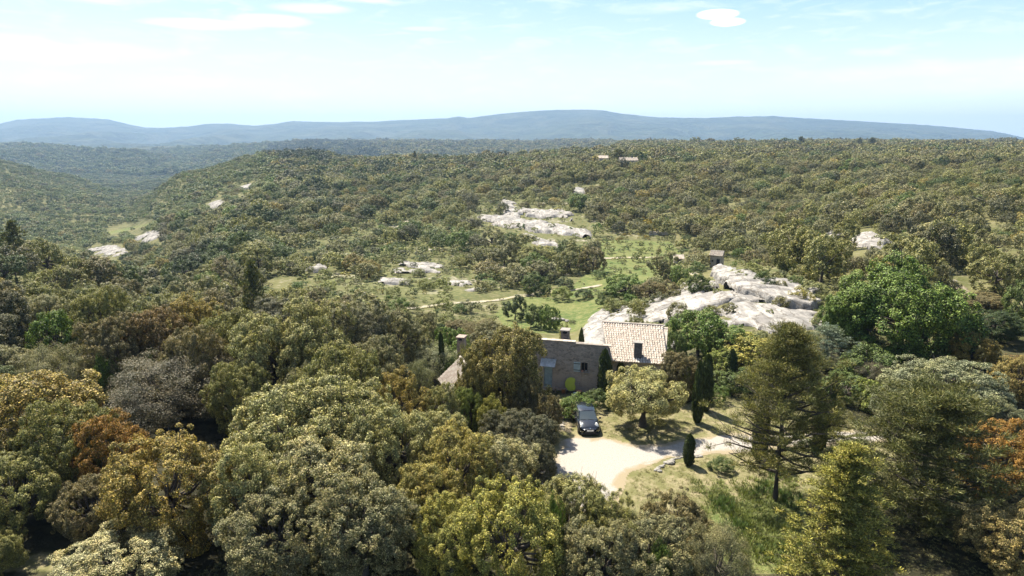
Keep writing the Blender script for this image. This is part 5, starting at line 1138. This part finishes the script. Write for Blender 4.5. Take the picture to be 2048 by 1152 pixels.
for s in (-1, 1):
    pane('side_window', [(s*.715, .80, .93), (s*.61, .28, 1.31), (s*.615, -.42, 1.36), (s*.715, -.42, .93)]); pane('side_window', [(s*.715, -.50, .93), (s*.615, -.50, 1.36), (s*.60, -1.22, 1.33), (s*.70, -1.5, .93)])
b = MB(); V = []; ys = [(.30, .57, 1.375), (.05, .60, 1.425), (-.5, .615, 1.462), (-1.0, .60, 1.452), (-1.42, .56, 1.40)]
for y, w_, z in ys: V += [(-w_-.02, y, z-.04), (-w_*.85, y, z), (-w_*.4, y, z+.02), (w_*.4, y, z+.02), (w_*.85, y, z), (w_+.02, y, z-.04)]
F = [(k*6+j, k*6+j+1, k*6+j+7, k*6+j+6) for k in range(4) for j in range(5)]; b.add(V, F); b.add([(x, y, z-.03) for x, y, z in V], [f[::-1] for f in F]); b.build('roof_panel', M_PAINT, car, True)
for s in (-1, 1):
    b = MB(); bm = bmesh.new(); bmesh.ops.create_uvsphere(bm, u_segments=16, v_segments=10, radius=1)
    Mx = Matrix.Rotation(.62, 3, 'X') @ Matrix.Rotation(-s*.30, 3, 'Y'); b.add([tuple((Mx @ Vector((v.co.x*.135, v.co.y*.085, v.co.z*.27))) + Vector((s*.575, 1.585, .695))) for v in bm.verts], [tuple(v.index for v in f.verts) for f in bm.faces]); bm.free()
    b.build('headlight', M_LAMP, car, True)
    b = MB(); b.box((s*.66, 1.70, .36), (.10, .10, .07)); b.build('fog_lamp', M_LAMP, car)
    b = MB(); b.box((s*.93, .78, .98), (.17, .10, .13), taper=.8); mi = b.build('door_mirror', M_PLASTIC, car)
    b = MB(); b.box((s*.60, -1.86, .80), (.16, .10, .26)); b.build('tail_light', plain('red_lens', (.4, .02, .02), .2), car)
    for y in (1.22, -1.22):
        b = MB(); prof = [(.16, -.085), (.27, -.095), (.295, -.07), (.295, .07), (.27, .095), (.16, .085)]; Mw = Matrix.Rotation(math.pi/2, 3, 'Y'); q = MB(); q.lathe(prof, 20); b.add([tuple((Mw @ Vector(v)) + Vector((s*.745, y, .295))) for v in q.v], q.f)
        wh = empty('wheel', (0, 0, 0)); wh.parent = car; b.build('tyre', M_TYRE, wh, True)
        q = MB(); q.lathe([(0, .07), (.17, .085), (.17, -.085), (0, -.07)], 14); b = MB(); b.add([tuple((Mw @ Vector(v)) + Vector((s*.745, y, .295))) for v in q.v], q.f); b.build('rim', M_RIM, wh)
b = MB(); b.box((0, 1.905, .33), (.80, .05, .12)); b.build('grille', M_PLASTIC, car)
b = MB(); b.box((0, 1.90, .21), (1.30, .10, .07)); b.build('front_lip', M_PLASTIC, car)
b = MB(); b.box((0, 1.935, .455), (.50, .03, .105)); pl_ = b.build('number_plate', M_PLATE, car)
b = MB()                                                                # diamond badge on the nose
D_ = [(0, .075), (.052, 0), (0, -.075), (-.052, 0)]; d_ = [(x*.5, z*.5) for x, z in D_]; yb = lambda z: 1.875 - (z-.60)*.7
b.add([(x, yb(.60+z)+.012, .605+z) for x, z in D_] + [(x, yb(.60+z)+.022, .605+z) for x, z in d_], [(k, (k+1) % 4, 4+(k+1) % 4, 4+k) for k in range(4)]); b.build('badge', M_CHROME, car)
b = MB(); b.tube([(-.45, .99, .925), (.05, .96, .945)], .012, 5); b.tube([(.1, .99, .925), (.55, .95, .95)], .012, 5); b.build('wiper', M_PLASTIC, car)

# ------------------------------------------------------------------ grass
def tuft(name, n, seed, hgt=1.0):
    r_ = np.random.RandomState(seed); a = r_.rand(n)*6.283; rad = r_.rand(n)**.6*.8; c = np.stack([rad*np.cos(a), rad*np.sin(a), np.zeros(n)], -1); d = np.stack([np.cos(a)*.5, np.sin(a)*.5, r_.uniform(.6, 1.1, n)*hgt], -1)
    s = np.stack([-np.sin(a), np.cos(a), np.zeros(n)], -1)*r_.uniform(.05, .10, n)[:, None]
    V = np.stack([c - s, c + s, c + d*.6 + s*.7, c + d + [.02, .02, 0]], 1).reshape(-1, 3); F = np.arange(n*4).reshape(n, 4)
    return bpy.data.objects.new(name, leaf_mesh(name, V, F, r_.rand(n)*.7+.3, r_.rand(n), M_LEAF_I))
n = 60000; gxx = rs.uniform(-16, 30, n); gyy = rs.uniform(27, 62, n); q = project(gxx, gyy, 0)
drive_d = np.where(inpoly(q[0], q[1], DRIVE), 0, polydist(q[0], q[1], DRIVE)); hl = np.array([(HO + ux*a + vy*c) for a, c in ((WL-.3, -.2), (6.2, -.2), (6.2, 7), (WL-.3, 7))])
inh = inpoly(gxx, gyy, [(p[0], p[1]) for p in hl]); lushn = (inpoly(q[0], q[1], LUSH[-1][0]) & (polydist(q[0], q[1], LUSH[-1][0]) > rs.rand(n)*60 + 60*fbm(gxx/2.5, gyy/2.5, 72, 3))) | inpoly(q[0], q[1], LUSH[-2][0]); yard = inpoly(q[0], q[1], YARD)
keep = (drive_d > 3+rs.rand(n)*6) & ~inh & (np.abs(gxx-cp.x) > 1.0) | (drive_d > 3) & ~inh & ((gyy < cp.y) | (gyy > cp.y+4)) ; keep &= (lushn | (rs.rand(n) < .45))
gxx, gyy, lushn, yard = gxx[keep], gyy[keep], lushn[keep], yard[keep]; k = len(gxx); nn = fbm(gxx/2.2, gyy/2.2, 71, 3)
hgt = np.where(lushn, .16+.42*np.clip(nn+.2, 0, 1), .04+.06*np.clip(nn+.3, 0, 1))*rs.uniform(.6, 1.3, k); rad = np.where(lushn, .22, .11)*rs.uniform(.7, 1.4, k)
tg = np.where(lushn[:, None], np.array([.19, .22, .07]), np.array([.24, .23, .10]))*rs.uniform(.7, 1.25, (k, 1)); dk_ = (nn > .12) & lushn; tg[dk_] *= [.6, .75, .8]
mass('grass', np.stack([gxx, gyy, H(gxx, gyy)], -1), np.stack([rad, hgt], -1), tg, [tuft('grass_tuft', 16, 130+j) for j in range(3)], 'dry and green grass of the lawn round the farmhouse', 'grass', 'lawn grass')
HAZE = 1.25e-4; ZTOP = float(max(gz.max(), 40)) + 8; ZBOT = float(gz.min()) - 1
# ------------------------------------------------------------------ the air
m, t = new_mat('haze')
pv = t.node('ShaderNodeVolumePrincipled'); pv.inputs['Color'].default_value = (.35, .53, .80, 1); pv.inputs['Density'].default_value = HAZE; pv.inputs['Anisotropy'].default_value = .25
o_ = t.node('ShaderNodeOutputMaterial'); t.l.new(pv.outputs[0], o_.inputs['Volume'])
hb = MB(); hb.box((0, 0, (ZTOP+ZBOT)/2), (19200, 19200, ZTOP-ZBOT))
o = hb.build('haze', m); tag(o, 'thin bluish summer haze filling the air over the hills', 'haze', kind='stuff')
S.cycles.volume_step_rate = 1.0
